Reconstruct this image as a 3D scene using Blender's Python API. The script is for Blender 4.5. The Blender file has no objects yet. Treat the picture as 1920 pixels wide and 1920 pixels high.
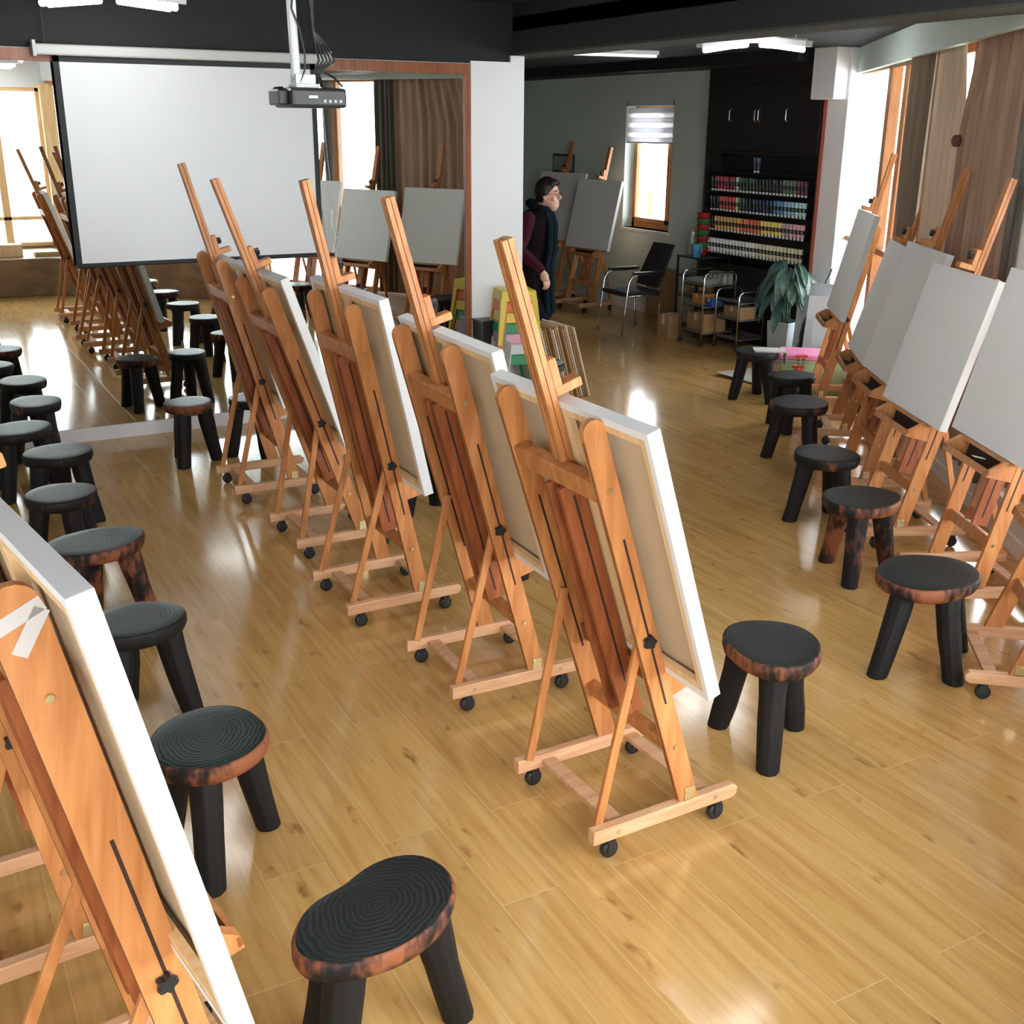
import bpy, bmesh, math, random
from mathutils import Vector, Matrix, noise
PI = math.pi
R = math.radians
C = bpy.context.scene.collection
D = bpy.data
V = Vector
random.seed(7)

# ------------------------------------------------------------------ materials
def lin(c):
    return tuple((x / 12.92 if x <= .04045 else ((x + .055) / 1.055) ** 2.4) for x in c)

def new_mat(name):
    m = D.materials.new(name)
    m.use_nodes = True
    nt = m.node_tree
    return m, nt, nt.nodes['Principled BSDF']

def plain(name, col, rough=.5, metal=0., spec=.5, var=0., vscale=8., bump=0., bscale=60., stretch=(1, 1, 1), trans=0.):
    """a procedural surface: base colour with a soft noise variation and an optional fine bump"""
    m, nt, b = new_mat(name)
    N, L = nt.nodes, nt.links
    b.inputs['Roughness'].default_value = rough
    b.inputs['Metallic'].default_value = metal
    b.inputs['Specular IOR Level'].default_value = spec
    b.inputs['Transmission Weight'].default_value = trans
    b.inputs['Base Color'].default_value = (*col, 1)
    if var > 0 or bump > 0:
        tc = N.new('ShaderNodeTexCoord')
        mp = N.new('ShaderNodeMapping')
        mp.inputs['Scale'].default_value = stretch
        L.new(tc.outputs['Object'], mp.inputs['Vector'])
    if var > 0:
        nz = N.new('ShaderNodeTexNoise')
        nz.inputs['Scale'].default_value = vscale
        nz.inputs['Detail'].default_value = 5
        L.new(mp.outputs['Vector'], nz.inputs['Vector'])
        rp = N.new('ShaderNodeValToRGB')
        rp.color_ramp.elements[0].position = .3
        rp.color_ramp.elements[1].position = .7
        rp.color_ramp.elements[0].color = (*[c * (1 - var) for c in col], 1)
        rp.color_ramp.elements[1].color = (*[min(1, c * (1 + var)) for c in col], 1)
        L.new(nz.outputs['Fac'], rp.inputs['Fac'])
        L.new(rp.outputs['Color'], b.inputs['Base Color'])
    if bump > 0:
        n2 = N.new('ShaderNodeTexNoise')
        n2.inputs['Scale'].default_value = bscale
        L.new(mp.outputs['Vector'], n2.inputs['Vector'])
        bp = N.new('ShaderNodeBump')
        bp.inputs['Strength'].default_value = bump
        bp.inputs['Distance'].default_value = .01
        L.new(n2.outputs['Fac'], bp.inputs['Height'])
        L.new(bp.outputs['Normal'], b.inputs['Normal'])
    return m

def emit(name, col, s):
    m, nt, b = new_mat(name)
    b.inputs['Base Color'].default_value = (.9, .9, .9, 1)
    b.inputs['Emission Color'].default_value = (*col, 1)
    b.inputs['Emission Strength'].default_value = s
    return m

def floor_mat():
    """varnished laminate: planks run along Y, 0.197 m wide and 1.21 m long, knots, grain, bevelled joints"""
    m, nt, b = new_mat('laminate_floor')
    N, L = nt.nodes, nt.links
    tc = N.new('ShaderNodeTexCoord')
    mp = N.new('ShaderNodeMapping')
    mp.inputs['Rotation'].default_value = (0, 0, PI / 2)
    mp.inputs['Location'].default_value = (0, .06, 0)
    L.new(tc.outputs['Object'], mp.inputs['Vector'])
    br = N.new('ShaderNodeTexBrick')
    br.offset = .37
    br.inputs['Scale'].default_value = 1
    br.inputs['Brick Width'].default_value = 1.21
    br.inputs['Row Height'].default_value = .197
    br.inputs['Mortar Size'].default_value = .0018
    br.inputs['Mortar Smooth'].default_value = .3
    br.inputs['Color1'].default_value = (0, 0, 0, 1)
    br.inputs['Color2'].default_value = (1, 1, 1, 1)
    br.inputs['Mortar'].default_value = (.5, .5, .5, 1)
    L.new(mp.outputs['Vector'], br.inputs['Vector'])
    # grain stretched along the planks, shifted per plank
    sh = N.new('ShaderNodeVectorMath'); sh.operation = 'MULTIPLY_ADD'
    sh.inputs[1].default_value = (7, 3, 1)
    L.new(br.outputs['Color'], sh.inputs[0])
    L.new(tc.outputs['Object'], sh.inputs[2])
    m2 = N.new('ShaderNodeMapping')
    m2.inputs['Scale'].default_value = (16, 1.1, 1)
    L.new(sh.outputs['Vector'], m2.inputs['Vector'])
    g = N.new('ShaderNodeTexNoise')
    g.inputs['Scale'].default_value = 1.6; g.inputs['Detail'].default_value = 7; g.inputs['Roughness'].default_value = .62
    g.inputs['Distortion'].default_value = .5
    L.new(m2.outputs['Vector'], g.inputs['Vector'])
    rp = N.new('ShaderNodeValToRGB')
    e = rp.color_ramp.elements
    e[0].position = .25; e[0].color = (.45, .235, .070, 1)
    e[1].position = .75; e[1].color = (.68, .43, .165, 1)
    k = e.new(.5); k.color = (.585, .345, .115, 1)
    L.new(g.outputs['Fac'], rp.inputs['Fac'])
    # per plank tone
    hs = N.new('ShaderNodeHueSaturation')
    mr = N.new('ShaderNodeMapRange')
    mr.inputs['To Min'].default_value = .92; mr.inputs['To Max'].default_value = 1.06
    L.new(br.outputs['Color'], mr.inputs['Value'])
    L.new(mr.outputs['Result'], hs.inputs['Value'])
    L.new(rp.outputs['Color'], hs.inputs['Color'])
    # knots
    m3 = N.new('ShaderNodeMapping'); m3.inputs['Scale'].default_value = (3.4, 1.5, 1)
    L.new(sh.outputs['Vector'], m3.inputs['Vector'])
    vo = N.new('ShaderNodeTexNoise'); vo.inputs['Scale'].default_value = 4.2; vo.inputs['Detail'].default_value = 3
    L.new(m3.outputs['Vector'], vo.inputs['Vector'])
    kr = N.new('ShaderNodeValToRGB')
    kr.color_ramp.elements[0].position = .66; kr.color_ramp.elements[0].color = (1, 1, 1, 1)
    kr.color_ramp.elements[1].position = .8; kr.color_ramp.elements[1].color = (.42, .30, .24, 1)
    L.new(vo.outputs['Fac'], kr.inputs['Fac'])
    mu = N.new('ShaderNodeMix'); mu.data_type = 'RGBA'; mu.blend_type = 'MULTIPLY'; mu.inputs['Factor'].default_value = 1
    L.new(hs.outputs['Color'], mu.inputs['A']); L.new(kr.outputs['Color'], mu.inputs['B'])
    # joints a little paler (reflection off the bevels painted in)
    mj = N.new('ShaderNodeMix'); mj.data_type = 'RGBA'
    mj.inputs['B'].default_value = (.78, .58, .32, 1)
    jf = N.new('ShaderNodeMath'); jf.operation = 'MULTIPLY'; jf.inputs[1].default_value = .55
    L.new(br.outputs['Fac'], jf.inputs[0])
    L.new(jf.outputs[0], mj.inputs['Factor'])
    L.new(mu.outputs['Result'], mj.inputs['A'])
    L.new(mj.outputs['Result'], b.inputs['Base Color'])
    b.inputs['Roughness'].default_value = .13
    b.inputs['Specular IOR Level'].default_value = .62
    # bump: joints + long soft waviness
    w = N.new('ShaderNodeTexNoise'); w.inputs['Scale'].default_value = 2.2
    L.new(tc.outputs['Object'], w.inputs['Vector'])
    bp1 = N.new('ShaderNodeBump'); bp1.inputs['Strength'].default_value = .05; bp1.inputs['Distance'].default_value = .02
    L.new(w.outputs['Fac'], bp1.inputs['Height'])
    bp = N.new('ShaderNodeBump'); bp.invert = True
    bp.inputs['Strength'].default_value = .5; bp.inputs['Distance'].default_value = .002
    L.new(br.outputs['Fac'], bp.inputs['Height'])
    L.new(bp1.outputs['Normal'], bp.inputs['Normal'])
    L.new(bp.outputs['Normal'], b.inputs['Normal'])
    return m

def wood(name, dark, light, rough=.42, scale=5., stretch=(6, 6, .7), spec=.4):
    m, nt, b = new_mat(name)
    N, L = nt.nodes, nt.links
    tc = N.new('ShaderNodeTexCoord')
    oi = N.new('ShaderNodeObjectInfo')
    ad = N.new('ShaderNodeVectorMath'); ad.operation = 'ADD'
    L.new(tc.outputs['Object'], ad.inputs[0]); L.new(oi.outputs['Random'], ad.inputs[1])
    mp = N.new('ShaderNodeMapping'); mp.inputs['Scale'].default_value = stretch
    L.new(ad.outputs['Vector'], mp.inputs['Vector'])
    g = N.new('ShaderNodeTexNoise')
    g.inputs['Scale'].default_value = scale; g.inputs['Detail'].default_value = 5; g.inputs['Distortion'].default_value = .6
    L.new(mp.outputs['Vector'], g.inputs['Vector'])
    rp = N.new('ShaderNodeValToRGB')
    rp.color_ramp.elements[0].position = .32; rp.color_ramp.elements[0].color = (*dark, 1)
    rp.color_ramp.elements[1].position = .68; rp.color_ramp.elements[1].color = (*light, 1)
    L.new(g.outputs['Fac'], rp.inputs['Fac'])
    L.new(rp.outputs['Color'], b.inputs['Base Color'])
    b.inputs['Roughness'].default_value = rough
    b.inputs['Specular IOR Level'].default_value = spec
    return m

def ring_mat(name, c0, c1, freq=62.):
    """sawn slice with tooled growth rings, painted black green"""
    m, nt, b = new_mat(name)
    N, L = nt.nodes, nt.links
    tc = N.new('ShaderNodeTexCoord')
    mp = N.new('ShaderNodeMapping'); mp.inputs['Scale'].default_value = (1, 1.25, 0)
    L.new(tc.outputs['Object'], mp.inputs['Vector'])
    nz = N.new('ShaderNodeTexNoise'); nz.inputs['Scale'].default_value = 7; nz.inputs['Detail'].default_value = 3
    L.new(mp.outputs['Vector'], nz.inputs['Vector'])
    ln = N.new('ShaderNodeVectorMath'); ln.operation = 'LENGTH'
    L.new(mp.outputs['Vector'], ln.inputs[0])
    ma = N.new('ShaderNodeMath'); ma.operation = 'MULTIPLY_ADD'; ma.inputs[1].default_value = .07
    L.new(nz.outputs['Fac'], ma.inputs[0]); L.new(ln.outputs['Value'], ma.inputs[2])
    fr = N.new('ShaderNodeMath'); fr.operation = 'MULTIPLY'; fr.inputs[1].default_value = freq * 6.28
    L.new(ma.outputs[0], fr.inputs[0])
    si = N.new('ShaderNodeMath'); si.operation = 'SINE'
    L.new(fr.outputs[0], si.inputs[0])
    n2 = N.new('ShaderNodeTexNoise'); n2.inputs['Scale'].default_value = 5
    L.new(mp.outputs['Vector'], n2.inputs['Vector'])
    mm = N.new('ShaderNodeMath'); mm.operation = 'MULTIPLY'
    L.new(si.outputs[0], mm.inputs[0]); L.new(n2.outputs['Fac'], mm.inputs[1])
    rp = N.new('ShaderNodeValToRGB')
    rp.color_ramp.elements[0].position = .0; rp.color_ramp.elements[0].color = (*c0, 1)
    rp.color_ramp.elements[1].position = .62; rp.color_ramp.elements[1].color = (*c1, 1)
    L.new(mm.outputs[0], rp.inputs['Fac'])
    L.new(rp.outputs['Color'], b.inputs['Base Color'])
    b.inputs['Roughness'].default_value = .46
    b.inputs['Specular IOR Level'].default_value = .32
    bp = N.new('ShaderNodeBump'); bp.inputs['Strength'].default_value = .16; bp.inputs['Distance'].default_value = .003
    L.new(mm.outputs[0], bp.inputs['Height'])
    L.new(bp.outputs['Normal'], b.inputs['Normal'])
    return m

def bark_mat(name, worn):
    """charred black wood worn through to red brown in patches"""
    m, nt, b = new_mat(name)
    N, L = nt.nodes, nt.links
    tc = N.new('ShaderNodeTexCoord'); oi = N.new('ShaderNodeObjectInfo')
    ad = N.new('ShaderNodeVectorMath'); ad.operation = 'MULTIPLY_ADD'; ad.inputs[1].default_value = (9, 5, 3)
    L.new(oi.outputs['Random'], ad.inputs[0]); L.new(tc.outputs['Object'], ad.inputs[2])
    nz = N.new('ShaderNodeTexNoise'); nz.inputs['Scale'].default_value = 4.5; nz.inputs['Detail'].default_value = 4
    L.new(ad.outputs['Vector'], nz.inputs['Vector'])
    mp = N.new('ShaderNodeMapping'); mp.inputs['Scale'].default_value = (1, 1, .35)
    L.new(ad.outputs['Vector'], mp.inputs['Vector'])
    n2 = N.new('ShaderNodeTexNoise'); n2.inputs['Scale'].default_value = 42; n2.inputs['Detail'].default_value = 4
    L.new(mp.outputs['Vector'], n2.inputs['Vector'])
    ma = N.new('ShaderNodeMath'); ma.operation = 'MULTIPLY_ADD'; ma.inputs[1].default_value = .42
    L.new(n2.outputs['Fac'], ma.inputs[0]); L.new(nz.outputs['Fac'], ma.inputs[2])
    rp = N.new('ShaderNodeValToRGB')
    e = rp.color_ramp.elements
    e[0].position = .98 - worn; e[0].color = (.007, .0065, .0062, 1)
    e[1].position = 1.16 - worn; e[1].color = (.23, .075, .03, 1)
    k = e.new(1.05 - worn); k.color = (.06, .022, .013, 1)
    L.new(ma.outputs[0], rp.inputs['Fac'])
    L.new(rp.outputs['Color'], b.inputs['Base Color'])
    b.inputs['Roughness'].default_value = .62
    b.inputs['Specular IOR Level'].default_value = .3
    bp = N.new('ShaderNodeBump'); bp.inputs['Strength'].default_value = .4; bp.inputs['Distance'].default_value = .004
    L.new(n2.outputs['Fac'], bp.inputs['Height']); L.new(bp.outputs['Normal'], b.inputs['Normal'])
    return m

def glass_mat(name, tint=(1, 1, 1)):
    """thin window glass: clear with a fresnel reflection"""
    m = D.materials.new(name); m.use_nodes = True
    nt = m.node_tree; N, L = nt.nodes, nt.links
    N.clear()
    o = N.new('ShaderNodeOutputMaterial'); mx = N.new('ShaderNodeMixShader')
    t = N.new('ShaderNodeBsdfTransparent'); t.inputs['Color'].default_value = (*tint, 1)
    g = N.new('ShaderNodeBsdfGlossy'); g.inputs['Roughness'].default_value = .0
    f = N.new('ShaderNodeLayerWeight'); f.inputs['Blend'].default_value = .5
    p = N.new('ShaderNodeMath'); p.operation = 'POWER'; p.inputs[1].default_value = 5
    q = N.new('ShaderNodeMath'); q.operation = 'MULTIPLY_ADD'; q.inputs[1].default_value = .55; q.inputs[2].default_value = .03
    L.new(f.outputs['Facing'], p.inputs[0]); L.new(p.outputs[0], q.inputs[0])
    L.new(q.outputs[0], mx.inputs[0]); L.new(t.outputs[0], mx.inputs[1]); L.new(g.outputs[0], mx.inputs[2])
    L.new(mx.outputs[0], o.inputs[0])
    return m

def cloth_mat(name, col, var=.14, tl=.25):
    """woven cloth that lets a little window light through"""
    m, nt, b = new_mat(name)
    N, L = nt.nodes, nt.links
    tc = N.new('ShaderNodeTexCoord'); mp = N.new('ShaderNodeMapping'); mp.inputs['Scale'].default_value = (6, 6, .5)
    L.new(tc.outputs['Object'], mp.inputs['Vector'])
    nz = N.new('ShaderNodeTexNoise'); nz.inputs['Scale'].default_value = 2.2; nz.inputs['Detail'].default_value = 4
    L.new(mp.outputs['Vector'], nz.inputs['Vector'])
    rp = N.new('ShaderNodeValToRGB')
    rp.color_ramp.elements[0].position = .3; rp.color_ramp.elements[0].color = (*[c * (1 - var) for c in col], 1)
    rp.color_ramp.elements[1].position = .7; rp.color_ramp.elements[1].color = (*[c * (1 + var) for c in col], 1)
    L.new(nz.outputs['Fac'], rp.inputs['Fac']); L.new(rp.outputs['Color'], b.inputs['Base Color'])
    b.inputs['Roughness'].default_value = .9; b.inputs['Specular IOR Level'].default_value = .1
    t = N.new('ShaderNodeBsdfTranslucent'); L.new(rp.outputs['Color'], t.inputs['Color'])
    mx = N.new('ShaderNodeMixShader'); mx.inputs[0].default_value = tl
    o = N['Material Output']
    L.new(b.outputs[0], mx.inputs[1]); L.new(t.outputs[0], mx.inputs[2]); L.new(mx.outputs[0], o.inputs[0])
    return m

M = {}
M['floor'] = floor_mat()
M['easel'] = wood('orange_beech', (.40, .145, .043), (.58, .25, .085))
M['easel_red'] = wood('red_brown_beech', (.22, .058, .019), (.36, .11, .036))
M['base_wood'] = wood('pale_beech', (.55, .28, .14), (.72, .44, .25), rough=.55, stretch=(.7, 6, 6))
M['slot'] = plain('slot_dark', (.035, .012, .006), .7)
M['brass'] = plain('brass', (.75, .62, .34), .3, .9)
M['rubber'] = plain('black_rubber', (.014, .015, .017), .45)
M['canvas'] = plain('primed_canvas', (.80, .81, .81), .75, spec=.25, bump=.06, bscale=260)
M['linen'] = plain('raw_linen', (.60, .48, .32), .85, spec=.1, var=.05, vscale=3)
M['pine'] = wood('pine', (.72, .46, .22), (.84, .62, .36), rough=.6)
M['white_paint'] = plain('white_paint', (.80, .82, .84), .55, var=.015, vscale=1.5)
M['wall_green'] = plain('grey_green_wall', (.66, .78, .73), .7, var=.03, vscale=1.2)
M['ceil'] = plain('charcoal_paint', (.0085, .0105, .0105), .75, var=.06, vscale=2)
M['beam'] = plain('beam_lit_underside', (.034, .036, .026), .75)  # olive tone paints window light on the beam's underside
M['sill'] = plain('sill_paint', (.70, .70, .69), .5)
M['platform'] = wood('brown_platform_boards', (.17, .105, .055), (.26, .17, .09), rough=.4, scale=2.5, stretch=(1, 3, 3))
M['frame_wood'] = wood('orange_frame_wood', (.42, .17, .055), (.58, .27, .095), rough=.4)
M['mirror_frame'] = wood('red_brown_frame', (.22, .065, .025), (.33, .115, .045), rough=.3)
M['glass'] = glass_mat('window_glass')
mm_, nt_, b_ = new_mat('mirror_silver')
b_.inputs['Base Color'].default_value = (.80, .85, .83, 1); b_.inputs['Metallic'].default_value = 1; b_.inputs['Roughness'].default_value = 0
M['mirror'] = mm_
M['screen'] = plain('screen_white', (.72, .75, .77), .8, spec=.2)
M['black_border'] = plain('black_border', (.016, .018, .019), .7)
M['tube_grey'] = plain('screen_casing', (.50, .52, .50), .45)
M['metal_white'] = plain('white_metal', (.72, .76, .77), .35)
M['black_plastic'] = plain('black_plastic', (.018, .02, .021), .38)
M['label_white'] = plain('label_white', (.8, .8, .8), .5)
M['chrome'] = plain('chrome', (.75, .77, .78), .18, 1.)
M['cable'] = plain('cable_black', (.012, .013, .014), .5)
M['cord'] = plain('cord_grey', (.42, .45, .45), .6)
M['lamp'] = emit('fluorescent_tube', (1, .99, .97), 15.)
M['lamp_off'] = emit('dim_tube', (.9, 1, .96), .6)  # faint glow added to the unlit batten tube for its pale look
M['seat'] = ring_mat('ringed_black_seat', (.004, .007, .0065), (.017, .026, .024))
M['seat_green'] = ring_mat('ringed_green_black_seat', (.004, .011, .009), (.026, .052, .043))
M['bark'] = bark_mat('charred_bark', .20)
M['bark_worn'] = bark_mat('worn_bark', .34)
M['leg_black'] = bark_mat('charred_leg', .05)
M['leg_worn'] = bark_mat('worn_leg', .33)
M['cur_taupe'] = cloth_mat('taupe_curtain', (.20, .155, .11), tl=.12)
M['cur_beige'] = cloth_mat('beige_curtain', (.60, .49, .38))
M['cur_tan'] = cloth_mat('tan_curtain', (.42, .30, .225), .2)
M['cur_grey'] = cloth_mat('grey_curtain', (.20, .19, .165), .15, .12)
M['cab'] = plain('dark_brown_cabinet', (.012, .0095, .009), .45, var=.15, vscale=2)
M['cab_in'] = plain('cabinet_inside', (.010, .008, .008), .6)
M['lit_edge'] = plain('red_brown_edge', (.24, .052, .03), .35)  # red brown tone paints window light on the cabinet's side edge
M['handle'] = plain('steel_handle', (.6, .58, .55), .3, 1.)

# ------------------------------------------------------------------ mesh helper
class MB:
    def __init__(s):
        s.bm = bmesh.new(); s.mi = 0; s.smooth = False
    def _fin(s, fs):
        for f in fs:
            f.material_index = s.mi; f.smooth = s.smooth
    def mat(s, i, smooth=None):
        s.mi = i
        if smooth is not None: s.smooth = smooth
        return s
    def hexa(s, p):
        v = [s.bm.verts.new(q) for q in p]
        s._fin([s.bm.faces.new([v[i] for i in f]) for f in ((0, 3, 2, 1), (4, 5, 6, 7), (0, 1, 5, 4), (1, 2, 6, 5), (2, 3, 7, 6), (3, 0, 4, 7))])
    def box(s, x0, x1, y0, y1, z0, z1, mtx=None):
        p = [V(q) for q in ((x0, y0, z0), (x1, y0, z0), (x1, y1, z0), (x0, y1, z0), (x0, y0, z1), (x1, y0, z1), (x1, y1, z1), (x0, y1, z1))]
        if mtx is not None: p = [mtx @ q for q in p]
        s.hexa(p); return s
    def bar(s, a, b, w, h, up=(0, 0, 1)):
        a, b = V(a), V(b); d = (b - a).normalized(); u = V(up)
        x = d.cross(u)
        if x.length < 1e-4: x = d.cross(V((0, 1, 0)))
        x.normalize(); y = x.cross(d); x *= w / 2; y *= h / 2
        s.hexa([a - x - y, a + x - y, a + x + y, a - x + y, b - x - y, b + x - y, b + x + y, b - x + y]); return s
    def tube(s, pts, r, seg=8, caps=True, r2=None):
        pts = [V(p) for p in pts]; n = len(pts); rings = []
        ref = None
        for i, p in enumerate(pts):
            d = (pts[min(i + 1, n - 1)] - pts[max(i - 1, 0)]).normalized()
            if ref is None:
                ref = d.orthogonal().normalized()
            else:
                ref = (ref - d * ref.dot(d)).normalized()
            bi = d.cross(ref)
            rr = r if r2 is None else r + (r2 - r) * i / (n - 1)
            if isinstance(r, (list, tuple)): rr = r[i]
            rings.append([s.bm.verts.new(p + ref * math.cos(2 * PI * k / seg) * rr + bi * math.sin(2 * PI * k / seg) * rr) for k in range(seg)])
        s.loftv(rings, caps); return s
    def loftv(s, rings, caps=True):
        fs = []
        m = len(rings[0])
        for a, b in zip(rings, rings[1:]):
            for k in range(m):
                fs.append(s.bm.faces.new((a[k], a[(k + 1) % m], b[(k + 1) % m], b[k])))
        if caps:
            fs.append(s.bm.faces.new(rings[0][::-1])); fs.append(s.bm.faces.new(rings[-1]))
        s._fin(fs)
    def loft(s, rings, caps=True):
        s.loftv([[s.bm.verts.new(p) for p in r] for r in rings], caps); return s
    def cyl(s, a, b, r, seg=12, r2=None):
        return s.tube([a, b], r, seg, True, r2)
    def lathe(s, prof, seg=20, o=(0, 0, 0), mtx=None):
        o = V(o)
        def pt(r, z, k):
            q = V((max(r, 1e-4) * math.cos(2 * PI * k / seg), max(r, 1e-4) * math.sin(2 * PI * k / seg), z))
            return (mtx @ q if mtx is not None else q) + o
        s.loft([[pt(r, z, k) for k in range(seg)] for r, z in prof]); return s
    def ball(s, c, r, sc=(1, 1, 1), seg=14, rot=None):
        c = V(c); rings = []
        n = seg // 2
        for i in range(n + 1):
            a = -PI / 2 + PI * (i + .0) / n
            a = max(-PI / 2 + .06, min(PI / 2 - .06, a))
            ring = []
            for k in range(seg):
                q = V((math.cos(a) * math.cos(2 * PI * k / seg) * sc[0], math.cos(a) * math.sin(2 * PI * k / seg) * sc[1], math.sin(a) * sc[2])) * r
                if rot is not None: q = rot @ q
                ring.append(c + q)
            rings.append(ring)
        s.loft(rings); return s
    def prism(s, poly, a0, a1, fn):
        """poly: 2D outline; fn(x, y, h) -> 3D point"""
        r0 = [fn(x, y, a0) for x, y in poly]; r1 = [fn(x, y, a1) for x, y in poly]
        s.loft([r0, r1]); return s
    def quad(s, p):
        s._fin([s.bm.faces.new([s.bm.verts.new(q) for q in p])]); return s
    def build(s, name, mats, parent=None, bev=0., solid=0., subd=0, loc=None):
        bmesh.ops.recalc_face_normals(s.bm, faces=s.bm.faces)
        me = D.meshes.new(name); s.bm.to_mesh(me); s.bm.free()
        for m in (mats if isinstance(mats, (list, tuple)) else [mats]):
            me.materials.append(M[m] if isinstance(m, str) else m)
        o = D.objects.new(name, me); C.objects.link(o)
        if parent is not None: o.parent = parent
        if loc is not None: o.location = loc
        if solid: k = o.modifiers.new('s', 'SOLIDIFY'); k.thickness = solid; k.offset = 0
        if bev: k = o.modifiers.new('b', 'BEVEL'); k.width = bev; k.segments = 2; k.limit_method = 'ANGLE'
        if subd: k = o.modifiers.new('u', 'SUBSURF'); k.levels = subd; k.render_levels = subd
        return o

def empty(name, loc=(0, 0, 0), rz=0.):
    o = D.objects.new(name, None); C.objects.link(o)
    o.location = loc; o.rotation_euler = (0, 0, rz); o.empty_display_size = .1
    return o
def tag(o, label=None, cat=None, group=None, kind=None):
    if label: o['label'] = label
    if cat: o['category'] = cat
    if group: o['group'] = group
    if kind: o['kind'] = kind
    return o
def thing(name, label, cat, loc=(0, 0, 0), rz=0., group=None):
    return tag(empty(name, loc, rz), label, cat, group)
def struct(mb, name, mats, parent=None, **k):
    o = mb.build(name, mats, parent, **k)
    if parent is None: o['kind'] = 'structure'
    return o
def copy_tree(o, parent=None):
    c = o.copy(); C.objects.link(c); c.parent = parent
    for ch in list(o.children): copy_tree(ch, c)
    return c

# ------------------------------------------------------------------ the room
YM = 8.354
WD = V((.548, .8365, 0)); WN = V((.8365, -.548, 0)); W0 = V((5.23, 3.74, 0)); WC = WN.dot(W0)
def wp(t, off=0., z=0.):
    """a point along the right window wall: t metres from its start, off metres into the room"""
    return W0 + WD * t - WN * off + V((0, 0, z))
WROT = Matrix(((WD.x, -WN.x, 0, 0), (WD.y, -WN.y, 0, 0), (0, 0, 1, 0), (0, 0, 0, 1)))  # local x along the wall, y into the room
def wbox(mb, t0, t1, o0, o1, z0, z1):
    mb.box(t0, t1, o0, o1, z0, z1, Matrix.Translation(W0) @ WROT); return mb

def seg_int(x=None, y=None):
    t = (x - W0.x) / WD.x if x is not None else (y - W0.y) / WD.y
    return t
YB = -.85                     # back window wall
TB = seg_int(y=YB)            # where the right wall meets it
XB = (W0 + WD * TB).x
TF = 5.5

# floor
m = MB(); m.quad([(-1.75, YB - .15, 0), (8.5, YB - .15, 0), (8.5, 15.4, 0), (-1.75, 15.4, 0)])
struct(m, 'floor', 'floor')
# ceilings: a higher one over the studio, a lower one over the annex; a beam between
m = MB(); m.box(-1.8, 4.65, YB - .3, 15.4, 3.1, 3.2); struct(m, 'ceiling', 'ceil')
m = MB(); m.box(4.6, 9.6, -1, 15.4, 2.9, 3.0); struct(m, 'ceiling.001', 'ceil')
m = MB(); m.mat(0).box(4.6, 4.93, 2.45, 15.2, 2.735, 3.1); m.mat(1).box(4.6, 4.93, 2.45, 15.2, 2.72, 2.735)
struct(m, 'trim_1', ['ceil', 'beam'])
m = MB(); m.box(7.75, 8.25, 8.55, 15.2, 2.79, 2.92); struct(m, 'trim_2', 'ceil')
# mirror partition
m = MB()
m.mat(0).box(-1.75, 4.22, YM, YM + .14, 0, 2.655); m.mat(1).box(-1.75, 4.66, YM, YM + .14, 2.655, 3.1)
struct(m, 'wall_front', ['white_paint', 'ceil'])
m = MB(); m.box(4.222, 4.70, YM - .02, YM + .17, 0, 2.672); m.box(4.575, 4.70, YM - .02, YM + .17, 2.672, 2.72)
struct(m, 'trim_3', 'white_paint')
m = MB(); m.box(-1.75, 4.215, YM - .014, YM, 0, .102); struct(m, 'baseboard_front', 'white_paint', bev=.003)
# annex walls
XW = 8.25
m = MB()   # wall with the small window
y0, y1, z0, z1 = 11.09, 12.06, 1.0, 2.43
for a in ((8.05 + .3, y0, 0, 2.95), (y1, 15.3, 0, 2.95), (y0, y1, 0, z0), (y0, y1, z1, 2.95)):
    m.box(XW, XW + .26, *a)
struct(m, 'wall_annex', 'wall_green')
m = MB(); m.box(-1.75, XW + .2, 15.25, 15.4, 0, 3.1); struct(m, 'wall_far', 'wall_green')
m = MB(); m.box(-1.85, -1.7, YB - .2, 15.3, 0, 3.1); struct(m, 'wall_left', 'white_paint')
m = MB(); m.box(XW - .012, XW, 10.2, 15.2, 0, .09); struct(m, 'baseboard_annex', 'white_paint')
# small window
w = empty('window_1', (XW + .17, 0, 0)); w['kind'] = 'structure'
m = MB()
for a in ((y0, y0 + .05), (y1 - .05, y1)): m.box(-.03, .03, *a, z0, z1)
m.box(-.03, .03, y0, y1, z0, z0 + .07); m.box(-.03, .03, y0, y1, z1 - .05, z1)
m.build('window_frame', 'frame_wood', w, bev=.003)
m = MB()
for (ya, yb, dx) in ((y0 + .05, y0 + .2, .0), (y0 + .2, y1 - .05, -.035)):
    m.box(dx - .018, dx + .018, ya, ya + .045, z0 + .07, z1 - .05); m.box(dx - .018, dx + .018, yb - .045, yb, z0 + .07, z1 - .05)
    m.box(dx - .018, dx + .018, ya, yb, z0 + .07, z0 + .12); m.box(dx - .018, dx + .018, ya, yb, z1 - .1, z1 - .05)
m.build('sash', 'frame_wood', w, bev=.003)
m = MB(); m.box(-.003, .003, y0 + .05, y1 - .05, z0 + .07, z1 - .05); m.build('pane', 'glass', w)
m = MB(); m.box(-.19, .05, y0 - .02, y1 + .02, z0 - .035, z0); m.build('window_sill', 'white_paint', w, bev=.004)
M['blind'] = cloth_mat('white_blind_cloth', (.82, .82, .86), .02, .45)
M['blind_sheer'] = cloth_mat('sheer_blind_cloth', (.92, .92, .94), .02, .75)
bl = thing('roller_blind', 'white zebra roller blind half lowered over the small annex window', 'blind', (XW + .03, y0, 0))
m = MB()
for i in range(7):
    za = 2.41 - i * .056
    m.mat(i % 2).box(-.004, .002, .0, y1 - y0, za - .056, za)
m.build('blind_cloth', ['blind', 'blind_sheer'], bl)
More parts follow.
